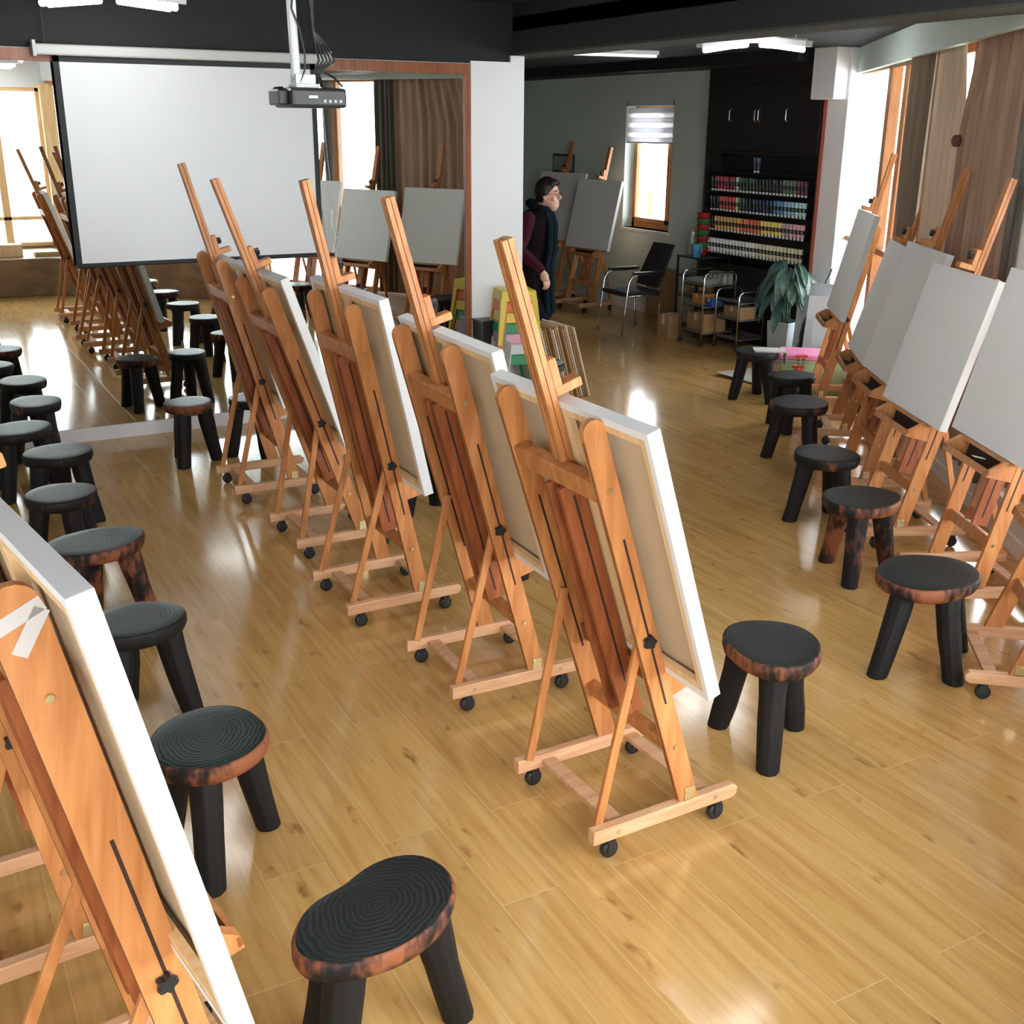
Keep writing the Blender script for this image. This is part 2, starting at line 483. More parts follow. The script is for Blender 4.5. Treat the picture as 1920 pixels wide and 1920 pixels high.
m = MB(); m.cyl((0, .02, 2.46), (0, y1 - y0 - .02, 2.46), .022); m.build('blind_tube', 'metal_white', bl)
m = MB(); m.box(-.012, .012, .0, y1 - y0, 2.005, 2.02); m.build('bottom_rail', 'metal_white', bl)
m = MB()
for ya in (.0, y1 - y0 - .02): m.box(-.03, .02, ya, ya + .02, 2.44, 2.5)
m.build('bracket', 'rubber', bl)
# pillar between cabinet and window wall
m = MB(); m.box(8.02, 8.45, 8.12, 8.385, 0, 2.9); m.box(7.86, 8.45, 8.15, 8.45, 2.45, 2.9); struct(m, 'trim_4', 'white_paint', bev=.006)

# right window wall: low wall, sill, header, windows
m = MB(); wbox(m, TB - .2, TF, -.22, 0, 0, .22); struct(m, 'wall_right', 'sill')
m = MB(); wbox(m, TB - .2, TF, -.26, .02, .22, .25); struct(m, 'trim_5', 'white_paint', bev=.004)
m = MB(); wbox(m, TB - .2, TF, -.22, -.03, 2.73, 3.15); struct(m, 'wall_right.001', 'white_paint')
m = MB(); wbox(m, TB + .2, TF, 0, .012, 0, .09); struct(m, 'baseboard_right', 'white_paint')
mull = [TF - .03, 4.17, 3.64, 2.6, 1.9, .25, -.56, -1.8, -3.1, TB + .05]
for i, (ta, tb) in enumerate(zip(mull, mull[1:])):
    w = empty('window_%d' % (i + 2)); w['kind'] = 'structure'
    m = MB()
    wbox(m, ta - .07, ta, -.14, -.05, .25, 2.73); wbox(m, tb, tb + .05, -.14, -.05, .25, 2.73)
    wbox(m, tb, ta, -.14, -.05, 2.67, 2.73); wbox(m, tb, ta, -.14, -.05, .25, .30); wbox(m, tb, ta, -.13, -.06, 1.17, 1.22)
    m.build('window_frame', 'frame_wood', w, bev=.004)
    m = MB(); wbox(m, tb + .05, ta - .07, -.098, -.092, .30, 2.67); m.build('pane', 'glass', w)
# white pelmet box in front of the windows
PA, PB = V((8.24, 8.30, 0)), V((5.04, 3.98, 0)); PCc = PB - WD * 4.9
m = MB()
def ribbon(mb, pts, th, z0, z1):
    pr = []
    for i, p in enumerate(pts):
        d = (pts[min(i + 1, len(pts) - 1)] - pts[max(i - 1, 0)]).normalized()
        pr.append((p, V((-d.y, d.x, 0))))
    mb.loft([[p + V((0, 0, z0)), p + n * th + V((0, 0, z0)), p + n * th + V((0, 0, z1)), p + V((0, 0, z1))] for p, n in pr])
ribbon(m, [PA, PB, PCc], .05, 2.68, 2.91)
struct(m, 'trim_6', 'wall_green')
# back windows above the platform
m = MB(); m.box(-1.8, XB + .1, YB - .2, YB, 0, .52); struct(m, 'wall_back', 'platform')
m = MB(); m.box(-1.8, XB + .1, YB - .2, YB, 2.64, 3.15); struct(m, 'wall_back.001', 'white_paint')
m = MB(); m.box(XB - .02, XB + .16, YB - .12, YB + .1, 0, 2.7); struct(m, 'trim_7', 'pine')
bx = [XB - .02, 1.6, .7, -.2, -1.0, -1.7]
for i, (xa, xb) in enumerate(zip(bx, bx[1:])):
    w = empty('window_%d' % (i + 12)); w['kind'] = 'structure'
    m = MB()
    for xx in (xa - .05, xb): m.box(xx, xx + .05, YB - .12, YB - .04, .52, 2.64)
    for zz in (.52, .88, 2.59): m.box(xb, xa, YB - .12, YB - .04, zz, zz + .05)
    m.build('window_frame', 'pine', w, bev=.004)
    m = MB(); m.box(xb + .05, xa - .05, YB - .083, YB - .077, .57, 2.59); m.build('pane', 'glass', w)
# raised platform the picture is taken from
m = MB()
pl = [(-1.7, .5), (1.9, .5), (4.22, 2.23), (2.28, YB), (-1.7, YB)]
m.prism(pl, 0, .49, lambda x, y, h: V((x, y, h))); struct(m, 'floor_platform', 'platform', bev=.01)
# world outside: paving and a planted bed
m = MB(); m.quad([(-40, -40, -.4), (60, -40, -.4), (60, 60, -.4), (-40, 60, -.4)])
M['paving'] = plain('pale_paving', (.62, .62, .60), .9, var=.08, vscale=.6)
struct(m, 'ground', 'paving')

# ------------------------------------------------------------------ mirror and its frame
mr = thing('wall_mirror', 'huge wall mirror with red brown wood frame reflecting the easel row', 'mirror', (0, YM, 0))
m = MB(); m.box(-1.7, 4.165, -.006, -.001, .104, 2.572); m.build('mirror_glass', 'mirror', mr)
m = MB(); m.box(-1.72, 4.218, -.02, -.001, 2.572, 2.65); m.build('frame_rail', 'mirror_frame', mr, bev=.003)
m = MB(); m.box(4.168, 4.218, -.02, -.001, .104, 2.572); m.build('frame_stile', 'mirror_frame', mr, bev=.003)

# ------------------------------------------------------------------ projection screen
sc = thing('projection_screen', 'large white pull-down projection screen with black border hanging before the mirror', 'projection screen', (2.043, 8.285, 0))
m = MB(); m.mat(0).box(-.893, .89, -.001, .001, 1.275, 2.61); m.mat(1).box(-.893, -.855, -.0022, .0016, 1.25, 2.61).box(.852, .89, -.0022, .0016, 1.25, 2.61).box(-.893, .89, -.0022, .0016, 2.57, 2.61)
m.build('screen_fabric', ['screen', 'black_border'], sc)
m = MB(); m.cyl((-.9, 0, 1.258), (.895, 0, 1.258), .014); m.build('bottom_bar', 'black_border', sc)
m = MB(); m.box(-1.0, .985, -.045, .045, 2.607, 2.675); m.build('casing', 'tube_grey', sc, bev=.012)
for xx in (-1.012, .985):
    m = MB(); m.box(xx, xx + .02, -.05, .045, 2.60, 2.695); m.build('end_cap', 'tube_grey', sc)
for xx in (-.93, .9):
    m = MB(); m.box(xx - .006, xx + .006, -.004, .004, 2.675, 3.1); m.build('hanging_bracket', 'black_border', sc)
# cord with a small switch in front of the mirror
cd = thing('screen_cord', 'thin grey pull cord with small oval handle hanging in front of the mirror', 'cord', (2.985, 8.22, 0))
for dx in (-.012, .012):
    m = MB(); m.tube([(dx - .06, 0, 2.6), (dx - .03, 0, 2.1), (dx, 0, 1.62), (dx + .04, 0, 1.22)], .0022, 6); m.build('cord_strand', 'cord', cd)
m = MB(); m.box(-.014, .014, -.008, .008, 1.46, 1.60); m.build('cord_handle', 'tube_grey', cd, bev=.006)

# ------------------------------------------------------------------ projector
pj = thing('projector', 'black projector hanging upside down on a white ceiling pole', 'projector', (1.78, 5.2, 0), R(2))
def P_(x, y, z): return V((x, y, z))
m = MB(); m.box(-.10, .165, -.12, .12, 2.268, 2.352); m.build('body', 'black_plastic', pj, bev=.014)
m = MB(); m.cyl((-.10, .0, 2.318), (-.135, .0, 2.318), .04, 16, .037); m.build('lens', 'rubber', pj)
m = MB(); m.box(-.142, -.095, -.07, .07, 2.278, 2.345); m.build('lens_hood', 'black_plastic', pj, bev=.008)
m = MB(); m.box(-.02, .022, -.1215, -.1195, 2.308, 2.319); m.build('label_strip', 'label_white', pj)
m = MB()
for xx in (.05, .075, .1, .125): m.box(xx, xx + .012, -.1215, -.1195, 2.29, 2.302)
m.build('port_row', 'cord', pj)
m = MB(); m.box(-.05, .06, -.05, .05, 2.352, 2.37).box(-.045, .05, -.035, .035, 2.37, 2.41); m.build('mount_plate', 'metal_white', pj, bev=.003)
m = MB(); m.tube([(-.03, 0, 2.40), (-.035, 0, 2.6), (-.04, 0, 3.1)], .021, 12); m.build('pole', 'metal_white', pj)
m = MB(); m.tube([(-.03, -.03, 2.36), (.0, -.035, 2.43), (.005, -.03, 2.5), (-.015, -.03, 2.6), (-.045, -.026, 2.68), (-.03, -.026, 2.8)], .0045, 6)
m.build('power_cable', 'cable', pj)
for i in range(5):
    a = i * .012
    m = MB(); m.tube([(.06 + a, .02, 2.36), (.055 + a * .5, 0, 2.42), (.075 + a * 1.6, -.02, 2.47), (.07 + a, 0, 2.54), (.06, 0, 2.6), (.05 + a * .4, .01, 2.8), (.045 + a, .02, 3.1)], .005, 6)
    m.build('cable_loop', 'cable', pj)
m = MB(); m.tube([(.1, -.02, 2.42), (.13, -.05, 2.40), (.15, -.1, 2.36)], .005, 6); m.build('signal_cable', 'cable', pj)

# ------------------------------------------------------------------ fluorescent lamps
def star_lamp(loc, rz, label, ang=(-40, 40, 140, 220), ln=.6):
    t = thing('ceiling_lamp', label, 'ceiling lamp', loc, rz, 'cross shaped fluorescent lamps')
    m = MB(); m.box(-.07, .07, -.07, .07, 0, .05); m.build('hub', 'metal_white', t, bev=.01)
    for i, a in enumerate(ang):
        c, s_ = math.cos(R(a)), math.sin(R(a)); dz = -.07 if i < 2 else 0
        m = MB(); m.bar((c * .06, s_ * .06, .03), (c * ln, s_ * ln, .03 + dz), .06, .045); arm = m.build('arm', 'metal_white', t, bev=.006)
        m = MB().mat(0, True); m.cyl((c * .08, s_ * .08, -.012), (c * (ln - .06), s_ * (ln - .06), -.012 + dz * .92), .019, 12); m.build('tube', 'lamp', arm)
    for a in ang[:2]:
        c, s_ = math.cos(R(a)), math.sin(R(a))
        m = MB(); m.cyl((c * .45, s_ * .45, .0), (c * .45, s_ * .45, (2.9 if loc[0] > 4.6 else 3.1) - loc[2]), .003, 6); m.build('wire', 'metal_white', t)
    return t
def toward(x, y): return math.atan2(-y, -x)
star_lamp((1.36, 7.30, 2.88), toward(1.36, 7.3), 'lit cross shaped fluorescent lamp above the projection screen')
star_lamp((1.40, 3.60, 2.88), toward(1.4, 3.6), 'lit fluorescent lamp seen only as reflection at the mirror top left')
star_lamp((1.40, .05, 2.88), toward(1.4, .05), 'lit lamp over the platform, its tips reflected at the mirror edge')
star_lamp((3.45, 3.9, 2.88), toward(3.45, 3.9), 'unseen lamp added high over the aisle to brighten the room from above')  # unseen lamp, added for more light from above
star_lamp((5.95, 7.05, 2.80), toward(5.95, 7.05), 'lit cross shaped fluorescent lamp in front of the dark paint cabinet')
bt = thing('batten_lamp', 'long thin unlit batten lamp with a faint painted glow on the dark annex ceiling', 'ceiling lamp', (6.5, 9.73, 2.85), R(-9))
m = MB(); m.box(-.46, .46, -.02, .02, .012, .05); m.build('casing', 'metal_white', bt)
m = MB(); m.cyl((-.44, 0, 0), (.44, 0, 0), .012, 10); m.build('tube', 'lamp_off', bt)

# ------------------------------------------------------------------ easels
LEAN = R(18)
FOOT = V((.09, 0, .12)); SV = V((-math.sin(LEAN), 0, math.cos(LEAN))); NV = V((math.cos(LEAN), 0, math.sin(LEAN)))
def ep(a, b, v): return FOOT + SV * a + NV * b + V((0, v, 0))
def ebox(mb, a0, a1, b0, b1, v0, v1):
    mb.hexa([ep(a, b, v) for a, b, v in ((a0, b0, v0), (a0, b1, v0), (a0, b1, v1), (a0, b0, v1), (a1, b0, v0), (a1, b1, v0), (a1, b1, v1), (a1, b0, v1))])
    return mb
def star_knob(mb, c, ax, r=.02, h=.02):
    ax = V(ax).normalized(); x = ax.orthogonal().normalized(); y = ax.cross(x); c = V(c)
    out = []
    for k in range(20):
        rr = r * (1 + .22 * math.cos(5 * 2 * PI * k / 20)); out.append(x * rr * math.cos(2 * PI * k / 20) + y * rr * math.sin(2 * PI * k / 20))
    mb.loft([[c + o * .8 for o in out], [c + ax * h * .3 + o for o in out], [c + ax * h + o * .9 for o in out]])
def strut_mesh(o, s, tilt, k):
    T = tilt_m(tilt)
    m = MB(); m.bar((-.245, s * .213, .118), T @ ep(k + .005, -.004, s * .2155), .016, .03, (1, 0, 0))
    bmesh.ops.recalc_face_normals(m.bm, faces=m.bm.faces)
    me = D.meshes.new('strut'); m.bm.to_mesh(me); m.bm.free()
    me.materials.append(M['easel']); o.data = me
def tilt_m(d): return Matrix.Translation(FOOT) @ Matrix.Rotation(d, 4, 'Y') @ Matrix.Translation(-FOOT)
def make_easel(w=.036, k=.65):
    t = thing('easel', 'e', 'easel')
    for s in (-1, 1):
        # side rail with rounded front
        m = MB()
        poly = [(-.285, .07), (.275, .07), (.292, .082), (.295, .105), (.28, .12), (-.285, .12)]
        m.prism(poly, s * .235 - .017, s * .235 + .017, lambda x, z, h: V((x, h, z)))
        sr = m.build('side_rail', 'base_wood', t, bev=.003)
        for u in (-.19, .2): m = MB(); m.cyl((u, s * .2525, .095), (u, s * .255, .095), .008, 10); m.build('bolt', 'brass', sr)
        for u in (-.215, .215):
            m = MB(); m.mat(0, True).lathe([(.012, -.013), (.024, -.0135), (.03, -.009), (.031, 0), (.03, .009), (.024, .0135), (.012, .013)], 18, (u, s * .235, .031), Matrix.Rotation(PI / 2, 4, 'X'))
            m.mat(0, False).box(u - .014, u + .014, s * .235 - .018, s * .235 + .018, .056, .07)
            m.box(u - .014, u + .018, s * .235 - .019, s * .235 - .0155, .026, .06).box(u - .014, u + .018, s * .235 + .0155, s * .235 + .019, .026, .06)
            m.build('caster', 'rubber', t)
        # upright, rounded at the top, slotted
        m = MB()
        poly = [(-.012, -w), (-.012, w)]
        for q in range(9):
            a = PI / 2 - PI * q / 8; poly.append((1.395 - w + w * math.cos(a), w * math.sin(a)))
        m.prism(poly, s * .235 - .0115, s * .235 + .0115, lambda a, b, h: ep(a, b, h))
        m.mat(1)
        for a0, a1, b in ((k - .25, k + .36, .006),):
            for vv in (s * .235 - .0119, s * .235 + .0119):
                ebox(m, a0, a1, b - .004, b + .004, vv - .0004, vv + .0004)
        # groove along the narrow edges
        ebox(m, .02, 1.34, -w - .0006, -w + .0006, s * .235 - .002, s * .235 + .002)
        up = m.build('upright', ['easel', 'slot'], t, bev=.003)
        m = MB(); m.box(.07, .108, s * .2475, s * .2505, .1205, .168).box(.07, .108, s * .236, s * .2505, .1205, .1235); m.build('foot_bracket', 'brass', up)
        for a in (1.175, .226, .035):
            p = ep(a, 0, s * .2475); m = MB(); m.cyl(p, p + V((0, s * .006, 0)), .008, 10); m.build('bolt', 'brass', up)
        # strut
        m = MB(); m.bar((-.245, s * .213, .118), ep(k + .005, -.004, s * .2155), .016, .03, (1, 0, 0)); st = m.build('strut', 'easel', t, bev=.003)
        m = MB(); star_knob(m, ep(k, .0, s * .247), (0, s, 0)); m.build('knob', 'rubber', t)
    for u in (.185, -.165):
        m = MB(); m.box(u - .026, u + .026, -.2175, .2175, .086, .102); m.build('base_crossbar', 'base_wood', t, bev=.002)
    m = MB(); ebox(m, 1.14, 1.205, -.032, .012, -.2233, .2233); m.build('upper_crossbar', 'easel', t, bev=.003)
    m = MB(); ebox(m, .195, .25, -.02, .015, -.2233, .2233); m.build('lower_crossbar', 'easel', t, bev=.003)
    # mast guide: two red brown boards with a gap
    m = MB(); ebox(m, .26, 1.138, -.05, .03, -.045, -.026); ebox(m, .26, 1.138, -.05, .03, .026, .045)
    m.mat(1); ebox(m, .3, 1.1, -.012, -.004, -.0456, -.0448); ebox(m, .3, 1.1, -.012, -.004, .0448, .0456)
    m.build('mast_guide', ['easel_red', 'slot'], t, bev=.002)
    m = MB(); ebox(m, .30, 1.885, .014, .05 - .018, -.0255, .0255); ebox(m, .30, 1.885, -.006, .012, -.0255, -.006); ebox(m, .30, 1.885, -.006, .012, .006, .0255)
    m.mat(1); ebox(m, .30, 1.88, .0118, .0142, -.0245, .0245)
    m.build('mast', ['easel', 'slot'], t, bev=.003)
    # top clamp
    m = MB(); ebox(m, 1.395, 1.50, .033, .062, -.024, .024); ebox(m, 1.385, 1.415, .033, .125, -.026, .026); cl = m.build('top_clamp', 'easel', t, bev=.004)
    m = MB(); star_knob(m, ep(1.462, .063, 0), NV, .018, .024); m.build('knob', 'rubber', cl)
    # tray: canvas ledge plus an open box in front
    m = MB(); ebox(m, .405, .497, .037, .052, -.245, .245); ebox(m, .478, .497, .052, .085, -.245, .245)
    ebox(m, .405, .413, .052, .165, -.245, .245); ebox(m, .413, .438, .153, .165, -.245, .245)
    m.prism([(.413, .052), (.497, .052), (.497, .10), (.438, .165), (.413, .165)], -.245, -.212, lambda a, b, h: ep(a, b, h)); m.prism([(.413, .052), (.497, .052), (.497, .10), (.438, .165), (.413, .165)], .232, .245, lambda a, b, h: ep(a, b, h))
    m.mat(1); ebox(m, .4132, .4776, .0522, .0528, -.211, .231); ebox(m, .4132, .4138, .053, .152, -.211, .231)  # dark sheets paint the shade inside the open tray
    m.build('tray', ['easel', 'slot'], t, bev=.002)
    m = MB(); ebox(m, .415, .48, .018, .033, -.2235, .2235); m.build('back_board', 'easel_red', t, bev=.002)
    return t

def make_canvas(w=.84, h=.875, th=.042):
    """local: x towards the painted side, y width, z up; origin bottom centre of the back"""
    t = thing('blank_canvas', 'c', 'canvas')
    m = MB()
    y = w / 2
    m.box(th - .003, th, -y, y, 0, h)
    m.box(0, th - .003, -y, -y + .003, 0, h).box(0, th - .003, y - .003, y, 0, h).box(0, th - .003, -y + .003, y - .003, 0, .003).box(0, th - .003, -y + .003, y - .003, h - .003, h)
    f = .022   # folded edge on the back
    m.box(-.0008, .0006, -y, -y + f, 0, h).box(-.0008, .0006, y - f, y, 0, h).box(-.0008, .0006, -y + f, y - f, 0, f).box(-.0008, .0006, -y + f, y - f, h - f, h)
    m.build('primed_face', 'canvas', t, bev=.0012)
    m = MB(); m.box(th - .006, th - .0032, -y + .004, y - .004, .004, h - .004); m.build('linen_back', 'linen', t)
    q = .045
    for nm, a in (('s', (-y + .003, -y + q, .003, h - .003)), ('s', (y - q, y - .003, .003, h - .003)), ('s', (-y + q, y - q, .003, q)), ('s', (-y + q, y - q, h - q, h - .003)), ('s', (-.022, .022, q, h - q))):
        m = MB(); m.box(.001, .022, *a); m.build('stretcher_bar', 'pine', t, bev=.001)
    return t

E0 = make_easel(); K0 = {}
TILTED = ('upright', 'knob', 'upper_crossbar', 'lower_crossbar', 'mast_guide', 'mast', 'top_clamp', 'tray', 'back_board')
def get_canvas(w, h):
    if (w, h) not in K0: K0[(w, h)] = [make_canvas(w, h), False]
    return K0[(w, h)]
first = [True]
def find(o, s): return [c for c in o.children if c.name.split('.')[0] == s]
def place_easel(loc, rz, label, clabel, group, raise_=0., mast=0., cw=.84, ch=.875, lean=18., yoff=0., e=None, k=.65, cy=0.):
    if e is None:
        if first[0]: e = E0; first[0] = False
        else: e = copy_tree(E0)
    e.location = (loc[0], loc[1], 0); e.rotation_euler = (0, 0, rz)
    e['label'] = label; e['group'] = group
    T = tilt_m(R(18 - lean))
    dcl = raise_ + (ch - .875)
    ns = 0
    for c in e.children:
        n = c.name.split('.')[0]
        if n == 'strut':
            ns += 1; strut_mesh(c, -1 if c.data.vertices[0].co.y < 0 else 1, R(18 - lean), k)
        elif n in TILTED:
            sh = {'tray': raise_, 'back_board': raise_, 'top_clamp': dcl, 'mast': mast}.get(n, 0)
            c.matrix_local = T @ Matrix.Translation(SV * sh + V((0, cy if n in ('top_clamp', 'mast') else 0, 0)))
    if clabel:
        q, used = get_canvas(cw, ch)
        if not used: K0[(cw, ch)][1] = True; o = q
        else: o = copy_tree(q)
        o.matrix_world = Matrix.Translation(V((loc[0], loc[1], 0))) @ Matrix.Rotation(rz, 4, 'Z') @ T @ Matrix.Translation(ep(.499 + raise_, .035, yoff)) @ Matrix.Rotation(-LEAN, 4, 'Y')
        o['label'] = clabel; o['group'] = 'blank canvases on the easels'
    return e

GC = 'easels in the middle row'
mid = [((1.942, 2.709), R(.9), .008, -.005, .882, -.033, 18.0), ((1.978, 3.750), R(-1.7), .016, .019, .891, -.10, 15.4), ((1.893, 4.694), 0, .06, .013, .875, -.07, 12.3), ((1.964, 5.621), 0, .033, .036, .908, .02, 18.6), ((1.934, 6.670), R(-1.2), .0, .038, .875, 0, 14.8)]
names = [('orange easel nearest the viewer in the middle row, on black casters', 'blank canvas on the nearest middle easel, linen back and white edge showing'),
         ('second middle row easel from the viewer', 'blank canvas on the second middle easel, overlapped by the nearest canvas'),
         ('third middle row easel, its mast before the screen edge', 'blank canvas on the third middle easel'),
         ('fourth middle row easel, its mast crossing the screen', 'blank canvas on the fourth middle easel, with wide bright edge'),
         ('last middle row easel, closest to the mirror', 'blank canvas on the last middle easel by the mirror')]
for (p, a, ra, ms, ch, yo, ln), (l1, l2) in zip(mid, names):
    place_easel(p, a, l1, l2, GC, ra, ms, ch=ch, yoff=yo, lean=ln)
GL = 'easels in the left row'
place_easel((.10, 2.95), R(4), 'left row easel behind the taped one, its foot and caster rails showing', 'canvas on the second left row easel, hidden by the big corner canvas', GL, .0, .02, lean=10)
place_easel((.239, 2.127), R(8.6), 'big left corner easel with white tape on its upright', 'large white canvas at lower left, cut by the picture edge', GL, .042, .02, ch=.921, yoff=-.111, lean=11.6, e=make_easel(.047, .49), k=.49, cy=.12)
GR = 'easels in the right row'
rz = R(154)
right = [((3.971, 2.665), R(140.5), .1, .03, 18, 'right row easel in front of the nearest right stool, cut by the edge', None, .83),
         ((4.525, 3.411), R(154), .131, .03, 13.1, 'right row easel with a white scrap in its tray', 'pale canvas cut by the right picture edge', .83),
         ((4.867, 4.208), R(154.3), .09, .011, 14.7, 'right row easel carrying the biggest visible grey canvas', 'biggest grey canvas facing the room, with bright white right edge', .80),
         ((5.387, 4.932), R(148.2), .097, .03, 14.0, 'right row easel in shade just past the biggest grey canvas', 'canvas peeping out as a step above the biggest grey canvas', .83),
         ((6.16, 5.86), R(142.3), .0, -.096, 15, 'dark shaded right row easel by the taupe curtain', 'canvas left of the biggest grey canvas, its left edge before the window', .836),
         ((6.752, 6.735), R(143.5), .144, .053, 12.6, 'farthest right row easel before the bright window by the green tub', 'narrow looking canvas seen edge on before the bright window', .828)]
for p, r, ra, ms, ln, l1, l2, ch in right:
    place_easel(p, r, 'wooden ' + l1, l2, GR, ra, ms, cw=.80, ch=ch, lean=ln)
GA = 'easels in the annex'
place_easel((7.68, 12.0), R(188), 'wooden easel left of the small annex window', 'white canvas beside the small annex window', GA, .14, .0, cw=.80, ch=.84, lean=14)
place_easel((7.76, 13.0), R(193), 'wooden easel behind the standing man', 'canvas partly hidden by the standing man', GA, .16, .05, cw=.84, ch=.87, lean=14)

# tape on the empty easel and a scrap in the tray
M['tape'] = plain('masking_tape', (.52, .49, .47), .6)
tp = thing('masking_tape', 'two strips of white masking tape on the big left corner easel', 'tape', (0, 0, 0))
EM = Matrix.Translation(V((.239, 2.127, 0))) @ Matrix.Rotation(R(8.6), 4, 'Z') @ tilt_m(R(18 - 11.6))
def tstrip(a, b, w):
    a, b = V((a[0], a[1], 0)), V((b[0], b[1], 0)); d = (b - a).normalized(); n = V((-d.y, d.x, 0)) * w / 2
    m = MB(); pts = [a - n, b - n, b + n, a + n]
    m.prism([(p.x, p.y) for p in pts], -.2476, -.2470, lambda aa, bb, h: EM @ ep(aa, bb, h)); return m
tstrip((1.315, -.10), (1.345, .046), .028).build('tape_strip', 'tape', tp)
tstrip((1.335, .042), (1.27, -.018), .028).build('tape_strip', 'tape', tp)

# ------------------------------------------------------------------ stump stools
def make_stool(label, group, loc, rz, rx=.17, ry=.165, h=.42, seed=0, dent=0., seat='seat', bark='bark', leg='leg_black', th=.062, legs=(90, 210, 330), lr=.05, splay=1.0):
    rnd = random.Random(seed)
    t = thing('stump_stool', label, 'stool', (loc[0], loc[1], 0), rz, group)
    n = 48; ph = [rnd.uniform(0, 6.28) for _ in range(4)]
    def rad(a):
        r = 1 + .03 * math.sin(2 * a + ph[0]) + .022 * math.sin(3 * a + ph[1]) + .012 * math.sin(5 * a + ph[2])
        if dent: r -= dent * math.exp(-((((a - PI / 2 + PI) % (2 * PI)) - PI) / .42) ** 2)
        return r
    out = [(rx * rad(2 * PI * k / n) * math.cos(2 * PI * k / n), ry * rad(2 * PI * k / n) * math.sin(2 * PI * k / n)) for k in range(n)]
    m = MB().mat(1, True)
    def ring(f, z, wob=0): return [V((x * f, y * f, z + (wob * math.sin(3 * k * 2 * PI / n + ph[3])))) for k, (x, y) in enumerate(out)]
    bm = m.bm
    R_ = [[bm.verts.new(p) for p in ring(f, z, wv)] for f, z, wv in ((.80, h - th - .004, .003), (.95, h - th + .004, .003), (1.0, h - th * .55, .0), (1.0, h - .010, 0), (.982, h - .002, 0), (.95, h, 0))]
    m.loftv(R_, False)
    m._fin([bm.faces.new(R_[0][::-1])])
    m.mat(0, True)
    rr = [R_[-1]]
    for f in (.7, .45, .2): rr.append([bm.verts.new(p) for p in ring(f, h + .0005)])
    m.loftv(rr, False); m._fin([bm.faces.new(rr[-1])])
    m.build('seat', [seat, bark], t)
    for i, a in enumerate(legs):
        a = R(a + rnd.uniform(-8, 8)); c, s_ = math.cos(a), math.sin(a)
        m = MB().mat(0, False); rings = []
        for q in range(5):
            f = q / 4; rr_ = lr * (1.08 - .2 * f) * (1 + rnd.uniform(-.05, .05))
            d = .62 + (splay - .62) * f ** 1.15
            cx, cy, cz = rx * d * c, ry * d * s_, (h - th + .006) * (1 - f)
            rings.append([V((cx + rr_ * math.cos(2 * PI * k / 9 + a) * (1 + .07 * math.sin(k * 2.3 + i)), cy + rr_ * math.sin(2 * PI * k / 9 + a), cz)) for k in range(9)])
        m.loft(rings)
        # corner block under the seat
        ca, cb = V((rx * .15 * c, ry * .15 * s_, h - th + .003)), V((rx * .66 * c, ry * .66 * s_, h - th + .003))
        dn = V((rx * .70 * c, ry * .70 * s_, h - th - .075)); nn = V((-s_, c, 0)) * .02
        m.loft([[ca - nn, cb - nn, dn - nn], [ca + nn, cb + nn, dn + nn]])
        m.build('leg', leg, t, bev=.006)
    return t

GS1 = 'stump stools in the left row'
left = [((.80, 2.10), 20, .225, .155, .42, 'closest stump stool at bottom of picture with a kidney shaped top', dict(dent=.16, seat='seat', bark='bark_worn', legs=(200, 325, 120))),
        ((.645, 3.08), 40, 0.196, 0.180, .42, 'dark stump stool right of the big corner canvas, with brown worn rim', dict(seat='seat_green', bark='bark_worn')),
        ((.62, 4.07), 10, 0.187, 0.166, .42, 'stump stool third from the front in the left row, plain black legs', dict(seat='seat_green')),
        ((.635, 5.02), 15, 0.216, 0.178, .42, 'stump stool in the left row with red brown rim and a worn brown leg', dict(seat='seat_green', bark='bark_worn', leg='leg_worn')),
        ((.60, 5.82), 70, .18, .17, .42, 'stump stool fifth from the front in the left row with small dark center dot', dict(seat='seat_green')),
        ((.70, 6.63), 0, 0.196, 0.175, .42, 'stump stool sixth from the front in the left row, clear ring pattern', dict(seat='seat_green', bark='bark')),
        ((.55, 7.28), 35, 0.207, 0.184, .42, 'stump stool at the left edge, second nearest the mirror in the left row', dict(seat='seat_green')),
        ((.74, 7.98), 90, 0.190, 0.168, .42, 'stump stool of the left row standing right against the mirror baseboard', dict(seat='seat_green'))]
for i, (p, a, rx, ry, h, lb, kw) in enumerate(left):
    make_stool(lb, GS1, p, R(a), rx, ry, h, seed=i + 1, **kw)
make_stool('stump stool with brown rim alone in front of the mirror baseboard', 'stump stools by the mirror', (1.645, 7.50), R(25), .166, .155, .42, seed=31, seat='seat_green', bark='bark_worn')
make_stool('stump stool by the mirror half hidden behind the last middle easel', 'stump stools by the mirror', (2.06, 7.44), R(70), .16, .155, .42, seed=32, seat='seat_green')
GS2 = 'stump stools behind the middle easels'
mids = [((2.63, 2.775), 75, 0.201, 0.183, 'stump stool with wavy carved rim right of the nearest middle easel', dict(bark='bark_worn', dent=.10, legs=(30, 165, 285))),
        ((2.66, 3.80), 20, .17, .16, 'stump stool hidden behind nearest middle canvas, only legs showing below it', {}),
        ((2.66, 4.78), 50, .17, .16, 'stump stool hidden behind second middle canvas, dark legs seen through easel', {}),
        ((2.64, 5.75), 80, .17, .16, 'stump stool hidden behind third middle canvas', {}),
        ((2.62, 6.70), 10, .17, .16, 'stump stool hidden behind fourth middle canvas, seen in the mirror', {})]
for i, (p, a, rx, ry, lb, kw) in enumerate(mids):
    make_stool(lb, GS2, p, R(a), rx, ry, .42, seed=40 + i, **kw)
GS3 = 'stump stools in the right row'
